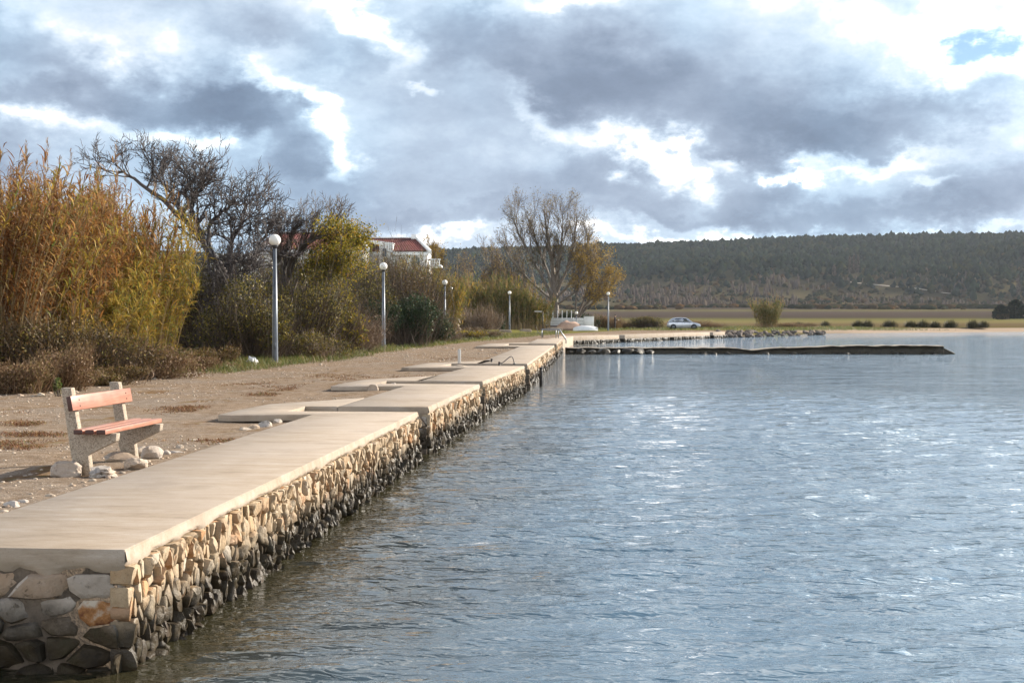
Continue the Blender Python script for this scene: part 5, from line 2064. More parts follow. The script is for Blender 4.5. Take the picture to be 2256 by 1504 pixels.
def reed_stand(label, xy, height, per, lean_to, lean_amt, mats, plume=.12, scale=1.0, low=None, leafw=.0125, leafl=.44, group=None, splay=0.0, tuft=None):
    """giant reed: canes, long arching leaves, feathery heads"""
    n = len(xy)
    c0 = xy.mean(0)
    th = thing('giant_reed', label, 'reeds', (c0[0], c0[1], 0), 0, group)
    base = np.zeros((n, 3))
    base[:, :2] = xy - c0
    h = height * rng.uniform(.72, 1.05, n) if np.isscalar(height) else height * rng.uniform(.78, 1.05, n)
    la = rng.uniform(0, 2 * np.pi, n)
    lean = np.stack([np.cos(la), np.sin(la)], -1) * (np.abs(rng.normal(0, .085, n)) * h)[:, None] + np.asarray(lean_to)[None] * (lean_amt * h * rng.uniform(.2, 1.2, n))[:, None]
    lean += (xy - c0) * (splay * h)[:, None]
    if tuft:
        # canes stand in tufts, each with its own lean and height
        k_ = tuft
        ci = rng.integers(0, n, k_)
        near = np.argmin(((xy[:, None, :] - xy[ci][None]) ** 2).sum(-1), 1)
        hf = rng.uniform(.80, 1.06, k_)
        h = h * hf[near]
        tl = rng.normal(0, .10, (k_, 2))
        lean += tl[near] * h[:, None] + (xy - xy[ci][near]) * (.22 * h)[:, None]
        base[:, :2] -= (xy - xy[ci][near]) * .35
    k = 6
    S = np.linspace(0, 1, k)
    P = base[:, None, :] + np.zeros((n, k, 3))
    P[:, :, 0] += lean[:, 0:1] * S[None] ** 1.8
    P[:, :, 1] += lean[:, 1:2] * S[None] ** 1.8
    P[:, :, 2] += h[:, None] * S[None]
    wd = .012 * scale * np.interp(S, [0, .7, 1], [1.2, 1, .35])
    a = rng.uniform(0, np.pi, n)
    b1 = np.stack([np.cos(a), np.sin(a), 0 * a], -1)
    b2 = np.stack([-np.sin(a), np.cos(a), 0 * a], -1)
    V1, F1 = strips(P, None, b1, np.repeat(wd[None], n, 0))
    V2, F2 = strips(P, None, b2, np.repeat(wd[None], n, 0))
    put('canes', arrays_mesh('canes', np.concatenate([V1, V2]), np.concatenate([F1, F2 + len(V1)])), M['cane'], th, kind='stuff')
    # leaves up the canes
    m = n * per
    idx = np.repeat(np.arange(n), per)
    lo = .22 if low is None else low
    s = lo + (1 - lo) * rng.uniform(0, 1, m) ** .72
    i0 = np.clip((s * (k - 1)).astype(int), 0, k - 2)
    f = s * (k - 1) - i0
    B = P[idx, i0] * (1 - f)[:, None] + P[idx, i0 + 1] * f[:, None]
    azl = rng.uniform(0, 2 * np.pi, m)
    ln = leafl * scale * rng.uniform(.55, 1.25, m) * np.interp(s, [0, .5, 1], [.7, 1.0, .8])
    up = rng.uniform(.50, 1.40, m)
    V, F = leaf_arcs(B, azl, up, ln, leafw * scale * rng.uniform(.6, 1.2, m), rng.uniform(.4, 2.5, m), 4)
    sel = rng.uniform(0, 1, n)[idx]
    if len(mats) == 1:
        put('leaves', arrays_mesh('leaves', V, F), M[mats[0]], th, kind='stuff')
    else:
        # greener towards the shore side and in single canes
        wx = np.interp(B[:, 0] + c0[0] + .12 * (B[:, 1] + c0[1] - 36), mats[2], [0.06, .85])
        g = np.repeat(sel < np.clip(wx, 0, 1), F.shape[0] // m)
        fs = F.reshape(m, -1, 4)
        gm = sel < wx
        for nm, mk, mt in (('dry_leaves', ~gm, mats[0]), ('green_leaves', gm, mats[1])):
            if mk.sum():
                per_v = V.reshape(m, -1, 3)[mk]
                kk = per_v.shape[1]
                f0 = fs[0]
                Fn = (f0[None] + (np.arange(mk.sum()) * kk)[:, None, None]).reshape(-1, 4)
                put(nm, arrays_mesh(nm, per_v.reshape(-1, 3), Fn), M[mt], th, kind='stuff')
    pn = np.where(rng.uniform(0, 1, n) < plume)[0]
    if len(pn):
        q = 26
        m = len(pn) * q
        ii = np.repeat(pn, q)
        T = P[ii, -1]
        t = rng.uniform(0, 1, m)
        hl = .50 * scale
        B = T + np.stack([rng.normal(0, .01, m), rng.normal(0, .01, m), (t - .25) * hl], -1)
        V, F = leaf_arcs(B, rng.uniform(0, 6.28, m), rng.uniform(.9, 1.45, m), .20 * scale * rng.uniform(.6, 1.2, m) * (1.1 - .6 * t), .008 * scale * np.ones(m), rng.uniform(0, .8, m), 3)
        put('plumes', arrays_mesh('plumes', V, F), M['plume'], th, kind='stuff')
    return th


def band(n, ys_, inner, outer):
    """random points between two offsets from the front edge of the growth"""
    y = rng.uniform(ys_[0], ys_[1], n)
    return np.stack([edge_x(y) - rng.uniform(inner, outer, n), y], -1)


# big stand on the left
xy = np.concatenate([band(900, (27, 43.0), 1.9, 6.5), band(380, (31, 43.2), 1.1, 2.6)])
reed_stand('tall rusty brown giant reeds, largest stand, behind the bench', xy, 5.2 + .25 * field_noise(xy[:, 0], xy[:, 1], .45, 2), 40, (1, -.1), .02,
           ('reed_dry', 'reed_green', (-11.9, -8.6)), .32, 1.0, low=.30, leafw=.019, leafl=.50, tuft=90)
xy = np.concatenate([band(460, (33.5, 42.5), 1.0, 2.7)])
hh = np.interp(xy[:, 1], [33.5, 37, 40, 44.5], [1.9, 3.2, 4.4, 4.6]) * rng.uniform(.55, 1.05, 460)
reed_stand('greener shorter reeds leaning out over the weeds at the end of the big stand', xy, hh, 44, (1, -.5), .035,
           ('reed_green', 'reed_green', (0, 1)), .05, 1.0, low=.03, leafw=.016, leafl=.55, tuft=26)


def lobes(n, rx, ry, h, k, seed, floor=.06):
    r_ = np.random.default_rng(seed)
    cx_ = r_.uniform(-.62, .62, (k, 2))
    cz_ = r_.uniform(.30, .78, k) * (1 - .45 * (cx_ ** 2).sum(1))
    cs = r_.uniform(.24, .42, k)
    j = r_.integers(0, k, n)
    d = unit(r_.normal(0, 1, (n, 3)))
    rad = r_.uniform(.35, 1.0, n) ** .45
    p = np.stack([cx_[j, 0], cx_[j, 1], cz_[j]], -1) + d * (cs[j] * rad)[:, None] * np.array([1, 1, .8])
    p[:, 2] = np.maximum(p[:, 2], floor * r_.uniform(0, 2, n))
    return p * np.array([rx, ry, h])


def bush(label, pos, rx, ry, h, twigs=900, leaves=2500, leaf=.05, tmat='twig', lmat='bramble', seed=1, k=9, tw=.008, name='shrub', cat='shrub', group=None, wild=.38, spray=0):
    th = thing(name, label, cat, (pos[0], pos[1], pos[2] if len(pos) > 2 else 0), 0, group)
    r_ = np.random.default_rng(seed)
    if twigs:
        tip = lobes(twigs, rx, ry, h, k, seed)
        tip = tip * (1 + r_.uniform(0, wild, twigs))[:, None]
        b = np.stack([r_.normal(0, .28 * rx, twigs), r_.normal(0, .28 * ry, twigs), 0 * tip[:, 0]], -1)
        b[:, :2] = b[:, :2] * .5 + tip[:, :2] * .45
        mid = (b + tip) / 2 + r_.normal(0, .07, (twigs, 3)) * np.array([rx, ry, h * .6])
        m2 = (mid + tip) / 2 + r_.normal(0, .05, (twigs, 3)) * np.array([rx, ry, h * .5])
        P = np.stack([b, mid, m2, tip], 1)
        a = r_.uniform(0, np.pi, twigs)
        bn = np.stack([np.cos(a), np.sin(a), r_.normal(0, .3, twigs)], -1)
        V, F = strips(P, None, unit(bn), tw * r_.uniform(.5, 1.4, twigs)[:, None] * np.array([1.3, 1, .7, .3])[None])
        Vs, Fs = [V], [F]
        off = len(V)
        if spray:
            # side shoots near the tips
            ii = r_.integers(0, twigs, twigs * spray)
            t = r_.uniform(0, 1, len(ii))
            s0 = m2[ii] * (1 - t)[:, None] + tip[ii] * t[:, None]
            dd = unit(tip[ii] - mid[ii] + r_.normal(0, 1.3 if spray > 2 else .6, (len(ii), 3)) * np.linalg.norm(tip - mid, axis=1).mean())
            e = s0 + dd * (r_.uniform(.06, .22, len(ii)) * h * .5)[:, None]
            P = np.stack([s0, (s0 + e) / 2 + r_.normal(0, .01, s0.shape), e], 1)
            a = r_.uniform(0, np.pi, len(ii))
            V, F = strips(P, None, unit(np.stack([np.cos(a), np.sin(a), r_.normal(0, .5, len(ii))], -1)), tw * .55 * np.ones((len(ii), 1)) * np.array([1, .9, .4])[None])
            Vs.append(V)
            Fs.append(F + off)
        put('twigs', arrays_mesh('twigs', np.concatenate(Vs), np.concatenate(Fs)), M[tmat], th, kind='stuff')
    if leaves:
        c = lobes(leaves, rx, ry, h, k, seed) * (1 + r_.normal(0, .04, (leaves, 1)))
        V, F = leaf_quads(c, leaf, r_)
        put('leaves', arrays_mesh('leaves', V, F), M[lmat], th, kind='stuff')
    return th


def leaf_quads(c, size, r_, aspect=.55):
    n = len(c)
    d = unit(r_.normal(0, 1, (n, 3)))
    e = unit(np.cross(d, r_.normal(0, 1, (n, 3))))
    nn = np.cross(d, e)
    s = size * r_.uniform(.6, 1.35, n)
    a = c - d * s[:, None]
    b = c + d * s[:, None]
    l = c + e * (s * aspect)[:, None] + nn * (s * .18)[:, None]
    m = c - e * (s * aspect)[:, None] + nn * (s * .18)[:, None]
    V = np.stack([a, l, b, m], 1).reshape(-1, 3)
    F = np.arange(4 * n).reshape(-1, 4)
    return V, F


def bpos(px, py, back=0.0):
    g = G(px, py)
    return (g.x, g.y + back, 0)


# dry weeds and brambles along the foot of the reeds
B_ = 'weeds along the foot of the reeds'
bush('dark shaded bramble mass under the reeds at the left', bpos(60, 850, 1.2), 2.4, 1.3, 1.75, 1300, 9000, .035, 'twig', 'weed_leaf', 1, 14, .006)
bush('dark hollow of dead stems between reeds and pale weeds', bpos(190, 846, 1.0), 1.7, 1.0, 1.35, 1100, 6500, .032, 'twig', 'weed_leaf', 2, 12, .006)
bush('feathery pale brown weed clump at the left photo edge behind the bench', bpos(30, 868), 1.5, .8, .75, 560, 5600, .026, 'weed', 'weed', 3, 10, .006, spray=5, group=B_, name='weed_clump', cat='weeds')
bush('knee high pale weed tuft just left of the bench back', bpos(110, 862), 1.1, .8, 1.05, 480, 4600, .025, 'weed', 'weed', 4, 8, .006, spray=5, group=B_, name='weed_clump', cat='weeds')
bush('rusty weed clump straight behind the bench back', bpos(210, 850), 1.5, .8, .55, 500, 5200, .026, 'weed', 'weed_leaf', 5, 9, .006, spray=5, group=B_, name='weed_clump', cat='weeds')
bush('broad tangle of pale seeding weeds right of the bench back', bpos(310, 836), 1.7, .9, .85, 600, 8500, .028, 'weed', 'weed', 6, 12, .006, spray=5, group=B_, name='weed_clump', cat='weeds')
bush('tall dry weed tangle before the greenest reeds', bpos(400, 820, .3), 1.6, .9, .55, 600, 8200, .03, 'weed', 'weed', 7, 12, .007, spray=5, group=B_, name='weed_clump', cat='weeds')
bush('drooping pale grass clump at the right end of the big reeds', bpos(455, 812, .8), 1.2, .8, .75, 450, 3600, .03, 'weed', 'weed_leaf', 8, 9, .007, spray=4, group=B_, name='weed_clump', cat='weeds')
# fresh green seedlings in the dark gap
for i, (px, py, r_) in enumerate(((135, 858, .22), (172, 808, .30), (205, 800, .25), (228, 796, .22))):
    bush(['yellow green plant low behind the bench', 'fresh green sprig in the dark gap, leftmost', 'fresh green sprig in the dark gap, middle one', 'fresh green sprig in the dark gap, rightmost'][i],
         bpos(px, py + 16), r_, r_, r_ * 2.2, 30, 260, .035, 'twig', 'grass', 20 + i, 4, .006, name='sprig', cat='plant')
# olive bramble and brush between reeds and tree
bush('olive bramble bush with yellow leaves between reeds and tallest lamp', bpos(505, 802, 2.5), 2.2, 1.8, 3.2, 1500, 9000, .045, 'twig', 'bramble', 11, 16, .008)
bush('brown thicket in the gap under the bare gnarled tree', bpos(470, 795, 7), 3.2, 2.2, 4.4, 1500, 9000, .05, 'twig', 'bramble', 12, 18, .010)
bush('dark brown thicket directly behind the tallest lamp', bpos(600, 796, 4.5), 2.4, 2.0, 3.6, 1500, 10000, .045, 'twig', 'bramble', 13, 16, .010)
bush('green yellow foliage mound below the yellow leaved tree', bpos(690, 786, 5), 1.9, 1.5, 3.3, 1500, 4000, .055, 'twig', 'yellow_leaf', 14, 14, .008)
bush('fine grey brown brush mound between the two nearest lamps', bpos(735, 779, 1.5), 3.0, 1.8, 2.35, 3600, 4500, .03, 'twig_dry', 'weed', 15, 16, .0075, spray=4)
bush('low olive weed mound right of the tallest lamp', bpos(665, 795, 1.0), 1.9, 1.2, 1.1, 1000, 5000, .032, 'twig_dry', 'bramble', 16, 10, .007)
bush('tall brown leafless thicket behind the second lamp', bpos(820, 770, 9), 3.8, 3.0, 5.6, 3000, 11000, .055, 'twig', 'weed_leaf', 17, 20, .011, spray=1)
bush('dark thicket closing the gap between reeds and bare tree', (D(425, 700, 54).x, 54, 0), 3.2, 2.0, 4.6, 1800, 7000, .06, 'twig', 'bramble', 73, 16, .010)
bush('brown thicket hiding the foot of the long house', (D(700, 700, 96).x, 96, 0), 6.5, 3.0, 7.0, 3000, 12000, .09, 'twig', 'bramble', 71, 20, .016, spray=1)
bush('brown thicket hiding the wall below the dormer house', (D(850, 700, 104).x, 104, 0), 5.0, 3.0, 6.6, 2600, 11000, .09, 'twig', 'weed_leaf', 72, 18, .016, spray=1)
bush('high dark ivy covered thicket left of the second lamp', bpos(780, 770, 6), 2.2, 1.6, 4.6, 1300, 8000, .055, 'twig', 'bramble', 18, 14, .010)
bush('dark green ivy bush right of the second lamp', bpos(885, 766, 1.5), 2.3, 1.7, 3.1, 700, 9500, .06, 'twig', 'ivy', 19, 14, .008)
bush('lower ivy bush running right from the dark green one', bpos(932, 757, 3), 2.2, 1.8, 2.1, 1500, 6500, .06, 'twig_dry', 'ivy', 24, 14, .009)
bush('dry brown brush at the foot of the green gold reeds', bpos(962, 754, 1), 1.7, 1.2, .95, 2400, 1500, .04, 'twig_dry', 'weed', 25, 10, .010, spray=1)
bush('yellow flowering weed patch at the bend of the path', bpos(1020, 748, .5), 1.9, 1.1, .65, 900, 2400, .05, 'twig_dry', 'yellow_leaf', 26, 9, .010)
bush('grey brown brush between the paired lamps and the wide reeds', (D(1048, 700, 126).x, 126, 0), 3.0, 2.2, 2.6, 3000, 2500, .06, 'twig_dry', 'weed_leaf', 27, 14, .014, spray=1)
bush('dark leafy bush at the foot of the wide reed stand', (D(1096, 700, 139).x, 139, 0), 1.0, 1.0, 1.5, 300, 2600, .07, 'twig', 'ivy', 28, 9, .012)
bush('low weedy fringe along the far path below the reeds', bpos(1040, 745, 1), 2.6, 1.2, .8, 1800, 1500, .045, 'twig_dry', 'weed_leaf', 29, 12, .010)

# reeds further along
def blob_xy(n, cx, cy, rx, ry):
    a = rng.uniform(0, 6.28, n)
    r_ = np.sqrt(rng.uniform(0, 1, n))
    return np.stack([cx + np.cos(a) * r_ * rx, cy + np.sin(a) * r_ * ry], -1)


q = D(922, 700, 104)
xy = blob_xy(560, q.x - .2, 104, 3.7, 3.0)
hh = (5.8 - .9 * np.clip((xy[:, 0] - q.x + .6), 0, 4) / 3) * (1 + .22 * field_noise(xy[:, 0], xy[:, 1], .6, 5))
reed_stand('green gold giant reeds leaning out behind the paired lamps', xy, hh, 26, (1, -.3), .10, ('reed_green', 'reed_far', (-30, 30)), .16, 1.25, tuft=45, low=.2, leafw=.02, leafl=.55)
q = D(1098, 700, 147)
xy = blob_xy(800, q.x + .2, 147, 5.7, 3.2)
hh = np.interp(xy[:, 0] - q.x, [-5, -1, 2, 5.4], [4.8, 6.0, 5.4, 3.6]) * (1 + .28 * field_noise(xy[:, 0], xy[:, 1], .5, 6))
reed_stand('wide dark green reed stand with orange bases below the big willow', xy, hh, 24, (1, -.3), .07, ('reed_green', 'reed_far', (-8, 2)), .22, 1.45, tuft=55, low=.15, leafw=.021, leafl=.55)
q = D(1690, 719, 178)
xy = blob_xy(110, q.x, 178, 1.6, .9)
hh = 3.6 * (1 - .14 * ((xy[:, 0] - q.x) / 1.7) ** 2) * (1 + .55 * field_noise(xy[:, 0], xy[:, 1], 1.3, 7))
th_ = reed_stand('lone reed clump on the shore to the right of the car', xy, hh, 22, (0, 0), .0, ('reed_green', 'reed_far', (26, 46)), .5, 1.3, low=.1, leafw=.024, leafl=.7, splay=.20, tuft=12)


# ---------------------------------------------------------------- trees
def grow(pos, dirv, length, rad, level, rnd, spec, tubes, tips):
    segs = spec['segs'][level]
    p = Vector(pos)
    d = Vector(dirv).normalized()
    pts, rads = [p.copy()], [rad]
    step_ = length / segs
    tr = spec['up'][level]
    kids = []
    for i in range(segs):
        wv = Vector((rnd.gauss(0, 1), rnd.gauss(0, 1), rnd.gauss(0, 1))) * spec['wander'][level]
        d = (d + wv + Vector((0, 0, tr)) + Vector(spec.get('wind', (0, 0, 0))) * (.3 if level > 0 else 1)).normalized()
        p = p + d * step_
        t = (i + 1) / segs
        pts.append(p.copy())
        rads.append(rad * (1 - t * spec['taper'][level]))
        kids.append((p.copy(), d.copy(), rads[-1], t))
    tubes[min(level, 2)].append((pts, rads, level))
    if level + 1 >= len(spec['segs']):
        tips.append((pts[-1], d))
        if len(pts) > 2:
            tips.append((pts[len(pts) // 2], d))
        return
    nk = spec['kids'][level]
    nk = max(1, int(round(nk * rnd.uniform(.75, 1.25))))
    for c in range(nk):
        t = spec['first'][level] + (1 - spec['first'][level]) * ((c + rnd.random()) / nk)
        i = min(segs - 1, int(t * segs))
        kp, kd, kr, _ = kids[i]
        ang = spec['angle'][level] * rnd.uniform(.6, 1.3)
        axis = Vector((rnd.gauss(0, 1), rnd.gauss(0, 1), rnd.gauss(0, .6)))
        axis = (axis - kd * axis.dot(kd)).normalized()
        nd = (kd * math.cos(ang) + axis * math.sin(ang)).normalized()
        ln = length * spec['shrink'][level] * rnd.uniform(.65, 1.2) * (1.05 - .35 * t)
        grow(kp, nd, ln, max(kr * spec['thin'][level], spec['rmin']), level + 1, rnd, spec, tubes, tips)


def tree(label, pos, starts, spec, bark, seed, leaf=None, twigmat=None, wood_levels=2, name='tree', cat='tree', group=None):
    rnd = random.Random(seed)
    th = thing(name, label, cat, pos, 0, group)
    tubes, tips = [[], [], []], []
    for (p, d, L, r_) in starts:
        grow(p, d, L, r_, 0, rnd, spec, tubes, tips)
    mb = MB()
    for pts, rads, lv in tubes[0] + tubes[1]:
        mb.tube(pts, rads, 7 if lv == 0 else 5, False)
    put('trunk', mb.mesh('trunk', True), M[bark], th)
    if tubes[2]:
        mb = MB()
        for pts, rads, lv in tubes[2]:
            mb.tube(pts, rads, 3, False)
        put('crown', mb.mesh('crown', True), M[twigmat or bark], th)
    if leaf:
        mat, size, per, spread, pick = leaf
        r_ = np.random.default_rng(seed)
        T = np.array([tuple(t[0]) for t in tips])
        T = T[pick(T, r_)] if pick else T
        if len(T):
            c = np.repeat(T, per, 0) + r_.normal(0, spread, (len(T) * per, 3))
            V, F = leaf_quads(c, size, r_)
            put('leaves', arrays_mesh('leaves', V, F), M[mat], th, kind='stuff')
    return th


def limb_tree(label, pos, limbs, spec, bark, seed, leaf=None, twigmat=None):
    """a tree whose main limbs follow given lines (world points relative to pos); the rest is grown from them"""
    rnd = random.Random(seed)
    th = thing('tree', label, 'tree', pos, 0)
    tubes, tips = [[], [], []], []
    for pts, r0, r1 in limbs:
        fine_ = []
        for a_, b_ in zip(pts[:-1], pts[1:]):
            for k in range(4):
                fine_.append(a_.lerp(b_, k / 4) + Vector((rnd.gauss(0, .03), rnd.gauss(0, .05), rnd.gauss(0, .03))))
        fine_.append(pts[-1])
        n_ = len(fine_)
        rads = [r0 + (r1 - r0) * i / (n_ - 1) for i in range(n_)]
        tubes[0].append((fine_, rads, 0))
        for c in range(int(spec['per_limb'] * rnd.uniform(.8, 1.2))):
            t = spec['first'][0] + (1 - spec['first'][0]) * (c + rnd.random()) / spec['per_limb']
            i = min(n_ - 2, int(t * (n_ - 1)))
            kd = (fine_[i + 1] - fine_[i]).normalized()
            axis = Vector((rnd.gauss(0, 1), rnd.gauss(0, 1), rnd.gauss(0, .7) + .4))
            axis = (axis - kd * axis.dot(kd)).normalized()
            ang = spec['angle'][0] * rnd.uniform(.6, 1.3)
            nd = (kd * math.cos(ang) + axis * math.sin(ang) + Vector(spec.get('pull', (0, 0, 0)))).normalized()
            grow(fine_[i], nd, spec['len'] * rnd.uniform(.6, 1.25), max(rads[i] * .55, .018), 1, rnd, spec, tubes, tips)
    for nm, tb, sd, mt in (('trunk', tubes[0] + tubes[1], 6, bark), ('crown', tubes[2], 3, twigmat or bark)):
        mb = MB()
        for pts, rads, lv in tb:
            mb.tube(pts, rads, sd if lv == 0 else min(sd, 5), False)
        put(nm, mb.mesh(nm, True), M[mt], th)
    if leaf:
        mat, size, per, spread, pick = leaf
        r_ = np.random.default_rng(seed)
        T = np.array([tuple(t[0]) for t in tips])
        T = T[pick(T, r_)]
        c = np.repeat(T, per, 0) + r_.normal(0, spread, (len(T) * per, 3))
        V, F = leaf_quads(c, size, r_)
        put('leaves', arrays_mesh('leaves', V, F), M[mat], th, kind='stuff')
    return th


# bare fig, gnarled, arching towards the water
FIG = dict(segs=[9, 7, 5, 3], kids=[9, 9, 5], first=[.30, .12, .12], angle=[.85, .8, .7], shrink=[.60, .58, .60], thin=[.62, .60, .62],
           wander=[.13, .24, .28, .28], up=[.02, .05, .10, .15], taper=[.6, .65, .65, .6], rmin=.013, per_limb=16, len=1.35, pull=(.18, 0, .12))
YF = 49.0
q = D(530, 700, YF)
fo = Vector((q.x, YF, 0))


def fig_line(pts, depth):
    out_ = []
    for k, (px, py) in enumerate(pts):
        p_ = D(px, py, YF) - fo
        p_.y += depth * k / len(pts)
        out_.append(p_)
    return out_


limbs = [(fig_line([(545, 712), (505, 620), (455, 545), (400, 482), (340, 430), (285, 392), (245, 372)], 1.0), .17, .035),
         (fig_line([(505, 620), (455, 540), (430, 465), (415, 425), (440, 400)], -1.2), .12, .03),
         (fig_line([(400, 472), (375, 425), (345, 390), (330, 368)], .6), .08, .025),
         (fig_line([(455, 545), (460, 490), (495, 455), (530, 445)], .9), .09, .03),
         (fig_line([(505, 620), (510, 540), (535, 500), (562, 475)], -1.0), .10, .03),
         (fig_line([(520, 650), (545, 580), (572, 535), (585, 500)], 1.0), .08, .03),
         (fig_line([(455, 545), (480, 575), (520, 600), (560, 612)], -1.4), .07, .025),
         (fig_line([(400, 472), (425, 440), (450, 420), (465, 410)], -.9), .07, .025),
         (fig_line([(455, 545), (470, 600), (505, 660), (530, 690)], -1.8), .06, .02)]
limb_tree('leafless gnarled fig tree arching up behind the big reeds', fo, limbs, FIG, 'bark_fig', 5)

# yellow leaved tree: limbs sweep up and to the right
YEL = dict(segs=[8, 7, 6, 5], kids=[9, 9, 6], first=[.3, .2, .2], angle=[.45, .5, .55], shrink=[.55, .55, .55], thin=[.5, .5, .55],
           wander=[.06, .09, .12, .14], up=[.03, .05, .06, .06], taper=[.75, .8, .8, .7], rmin=.006)
YY = 54.0
q = D(635, 700, YY)
fo = Vector((q.x, YY, 0))
YF = YY
YEL2 = dict(segs=[8, 6, 5, 3], kids=[8, 9, 6], first=[.25, .2, .2], angle=[.42, .5, .55], shrink=[.55, .55, .55], thin=[.5, .5, .55],
            wander=[.06, .09, .12, .14], up=[.03, .06, .06, .06], taper=[.75, .8, .8, .7], rmin=.010, per_limb=17, len=1.2, pull=(.10, 0, .10))


def pick_yellow(T, r_):
    side = T[:, 0] - .4 * (T[:, 2] - 2.5)
    return (side > .1) & (T[:, 2] < 5.7) & (r_.uniform(0, 1, len(T)) < np.clip(.12 + side * .36, 0, .75))


limbs = [(fig_line([(622, 712), (628, 640), (642, 580), (668, 540), (712, 522), (750, 508)], -.5), .13, .025),
         (fig_line([(630, 700), (622, 610), (626, 555), (638, 520), (654, 495)], .5), .12, .02),
         (fig_line([(632, 690), (652, 620), (695, 575), (740, 548), (768, 535)], .8), .10, .02),
         (fig_line([(620, 690), (612, 600), (606, 555), (610, 515)], -.6), .09, .02),
         (fig_line([(628, 640), (650, 560), (690, 520), (728, 505)], 1.2), .08, .02),
         (fig_line([(640, 700), (662, 650), (700, 620), (728, 615)], -1.2), .07, .02)]
limb_tree('tree with bare upper limbs and yellow leaves on its right side', fo, limbs, YEL2, 'bark', 21, ('yellow_leaf', .048, 5, .20, pick_yellow), 'twig')

# big willow and its neighbours by the terrace
WIL = dict(segs=[8, 7, 5, 3], kids=[10, 10, 7], first=[.22, .15, .15], angle=[.42, .45, .5], shrink=[.62, .55, .50], thin=[.55, .5, .5],
           wander=[.05, .07, .10, .12], up=[.05, .07, .07, .05], taper=[.7, .8, .8, .7], rmin=.019)


def pick_some(p_):
    return lambda T, r_: r_.uniform(0, 1, len(T)) < p_


YF = 150
YF = 156
fo = Vector((D(1225, 700, YF).x, YF, 0))
WIL2 = dict(WIL, per_limb=22, len=2.5, pull=(0, 0, .16), first=[.30, .15, .15], angle=[.50, .5, .5], rmin=.0125, kids=[10, 10, 7], shrink=[.62, .56, .55])
limbs = [(fig_line([(1225, 712), (1223, 640), (1216, 570), (1205, 510), (1198, 460)], .5), .42, .05),
         (fig_line([(1224, 670), (1195, 610), (1165, 560), (1142, 515), (1130, 482)], -1.5), .20, .04),
         (fig_line([(1224, 665), (1180, 630), (1145, 595), (1118, 560), (1108, 530)], 1.5), .17, .04),
         (fig_line([(1223, 650), (1200, 580), (1180, 525), (1168, 482)], 2.0), .18, .04),
         (fig_line([(1223, 645), (1232, 580), (1238, 520), (1240, 462)], -1.5), .20, .04),
         (fig_line([(1224, 650), (1250, 590), (1266, 530), (1272, 470)], 1.0), .20, .04),
         (fig_line([(1225, 660), (1265, 610), (1290, 560), (1298, 505)], -1.0), .18, .04),
         (fig_line([(1225, 672), (1270, 640), (1300, 605), (1318, 565)], .8), .14, .035),
         (fig_line([(1222, 680), (1175, 655), (1140, 640), (1112, 612)], -.5), .12, .035)]
limb_tree('biggest bare willow with a wide fan of limbs above the terrace', fo, limbs, WIL2, 'bark_pale', 33, ('willow_leaf', .075, 2, .22, pick_some(.20)), 'twig')
q = D(1060, 700, 165)
tree('smaller bare tree standing between the house balcony and the willow', (q.x, 165, 0),
     [((0, 0, 0), (.1, 0, 1), 5.0, .24), ((-.2, 0, 1), (-.45, 0, 1), 6.0, .17), ((.3, 0, 1), (.15, 0, 1), 6.6, .17), ((.6, 0, 1), (.4, 0, 1), 5.6, .15), ((-.6, 0, 1), (-.75, 0, .9), 5.4, .14)],
     WIL, 'bark_pale', 41, ('ochre_leaf', .075, 2, .22, pick_some(.16)), 'twig')
YF = 154
fo = Vector((D(1275, 700, YF).x, YF, 0))
GOLD = dict(YEL2, per_limb=14, len=1.9, pull=(.05, 0, .10), rmin=.012)
limbs = [(fig_line([(1268, 712), (1285, 680), (1312, 640), (1338, 600)], -.5), .15, .03), (fig_line([(1270, 700), (1290, 650), (1305, 610), (1312, 575)], .6), .14, .03),
         (fig_line([(1268, 700), (1270, 650), (1280, 600), (1285, 572)], -.4), .12, .03), (fig_line([(1272, 702), (1300, 672), (1330, 650), (1345, 632)], .5), .10, .03)]
limb_tree('yellow brown leafy tree leaning right beyond the terrace end', fo, limbs, GOLD, 'bark', 47, ('ochre_leaf', .08, 3, .24, pick_some(.42)), 'twig')
q = D(953, 700, 150)
tree('small slender tree rising just right of the house roof', (q.x, 150, 0),
     [((0, 0, 2), (.02, 0, 1), 5.3, .07), ((.1, 0, 2), (-.06, 0, 1), 5.3, .06)], WIL, 'bark_pale', 53, ('ochre_leaf', .08, 3, .15, lambda T, r_: T[:, 2] > 6), 'twig')
bush('clipped dark green hedge behind the terrace posts', (D(1265, 700, 156).x, 156, 0), 3.4, 1.0, 2.3, 200, 6500, .075, 'twig', 'ivy', 55, 22, .012)
bush('rust tinged dry bush right of the terrace', (D(1330, 700, 166).x, 166, 0), 2.6, 1.5, 1.9, 2600, 700, .05, 'weed', 'weed', 56, 10, .016, spray=1)
bush('rounded dark thicket on the grass between person and car', (D(1425, 700, 170).x, 170, 0), 2.7, 1.4, 1.65, 1300, 5200, .06, 'twig', 'bramble', 57, 10, .014)
bush('dry brown weeds left of the dark thicket behind the person', (D(1375, 700, 174).x, 174, 0), 2.6, 1.2, 1.2, 2200, 600, .05, 'weed', 'weed', 58, 10, .016, spray=1)
bush('dry reddish weeds behind the parked car', (D(1540, 700, 178).x, 178, 0), 4.6, 1.4, 1.15, 3000, 900, .05, 'weed', 'weed', 59, 14, .016, spray=1)
bush('dry weeds at the foot of the lone reed clump', (D(1735, 700, 182).x, 182, 0), 4.6, 1.4, .95, 2600, 900, .05, 'weed', 'weed_leaf', 60, 14, .016, spray=1)

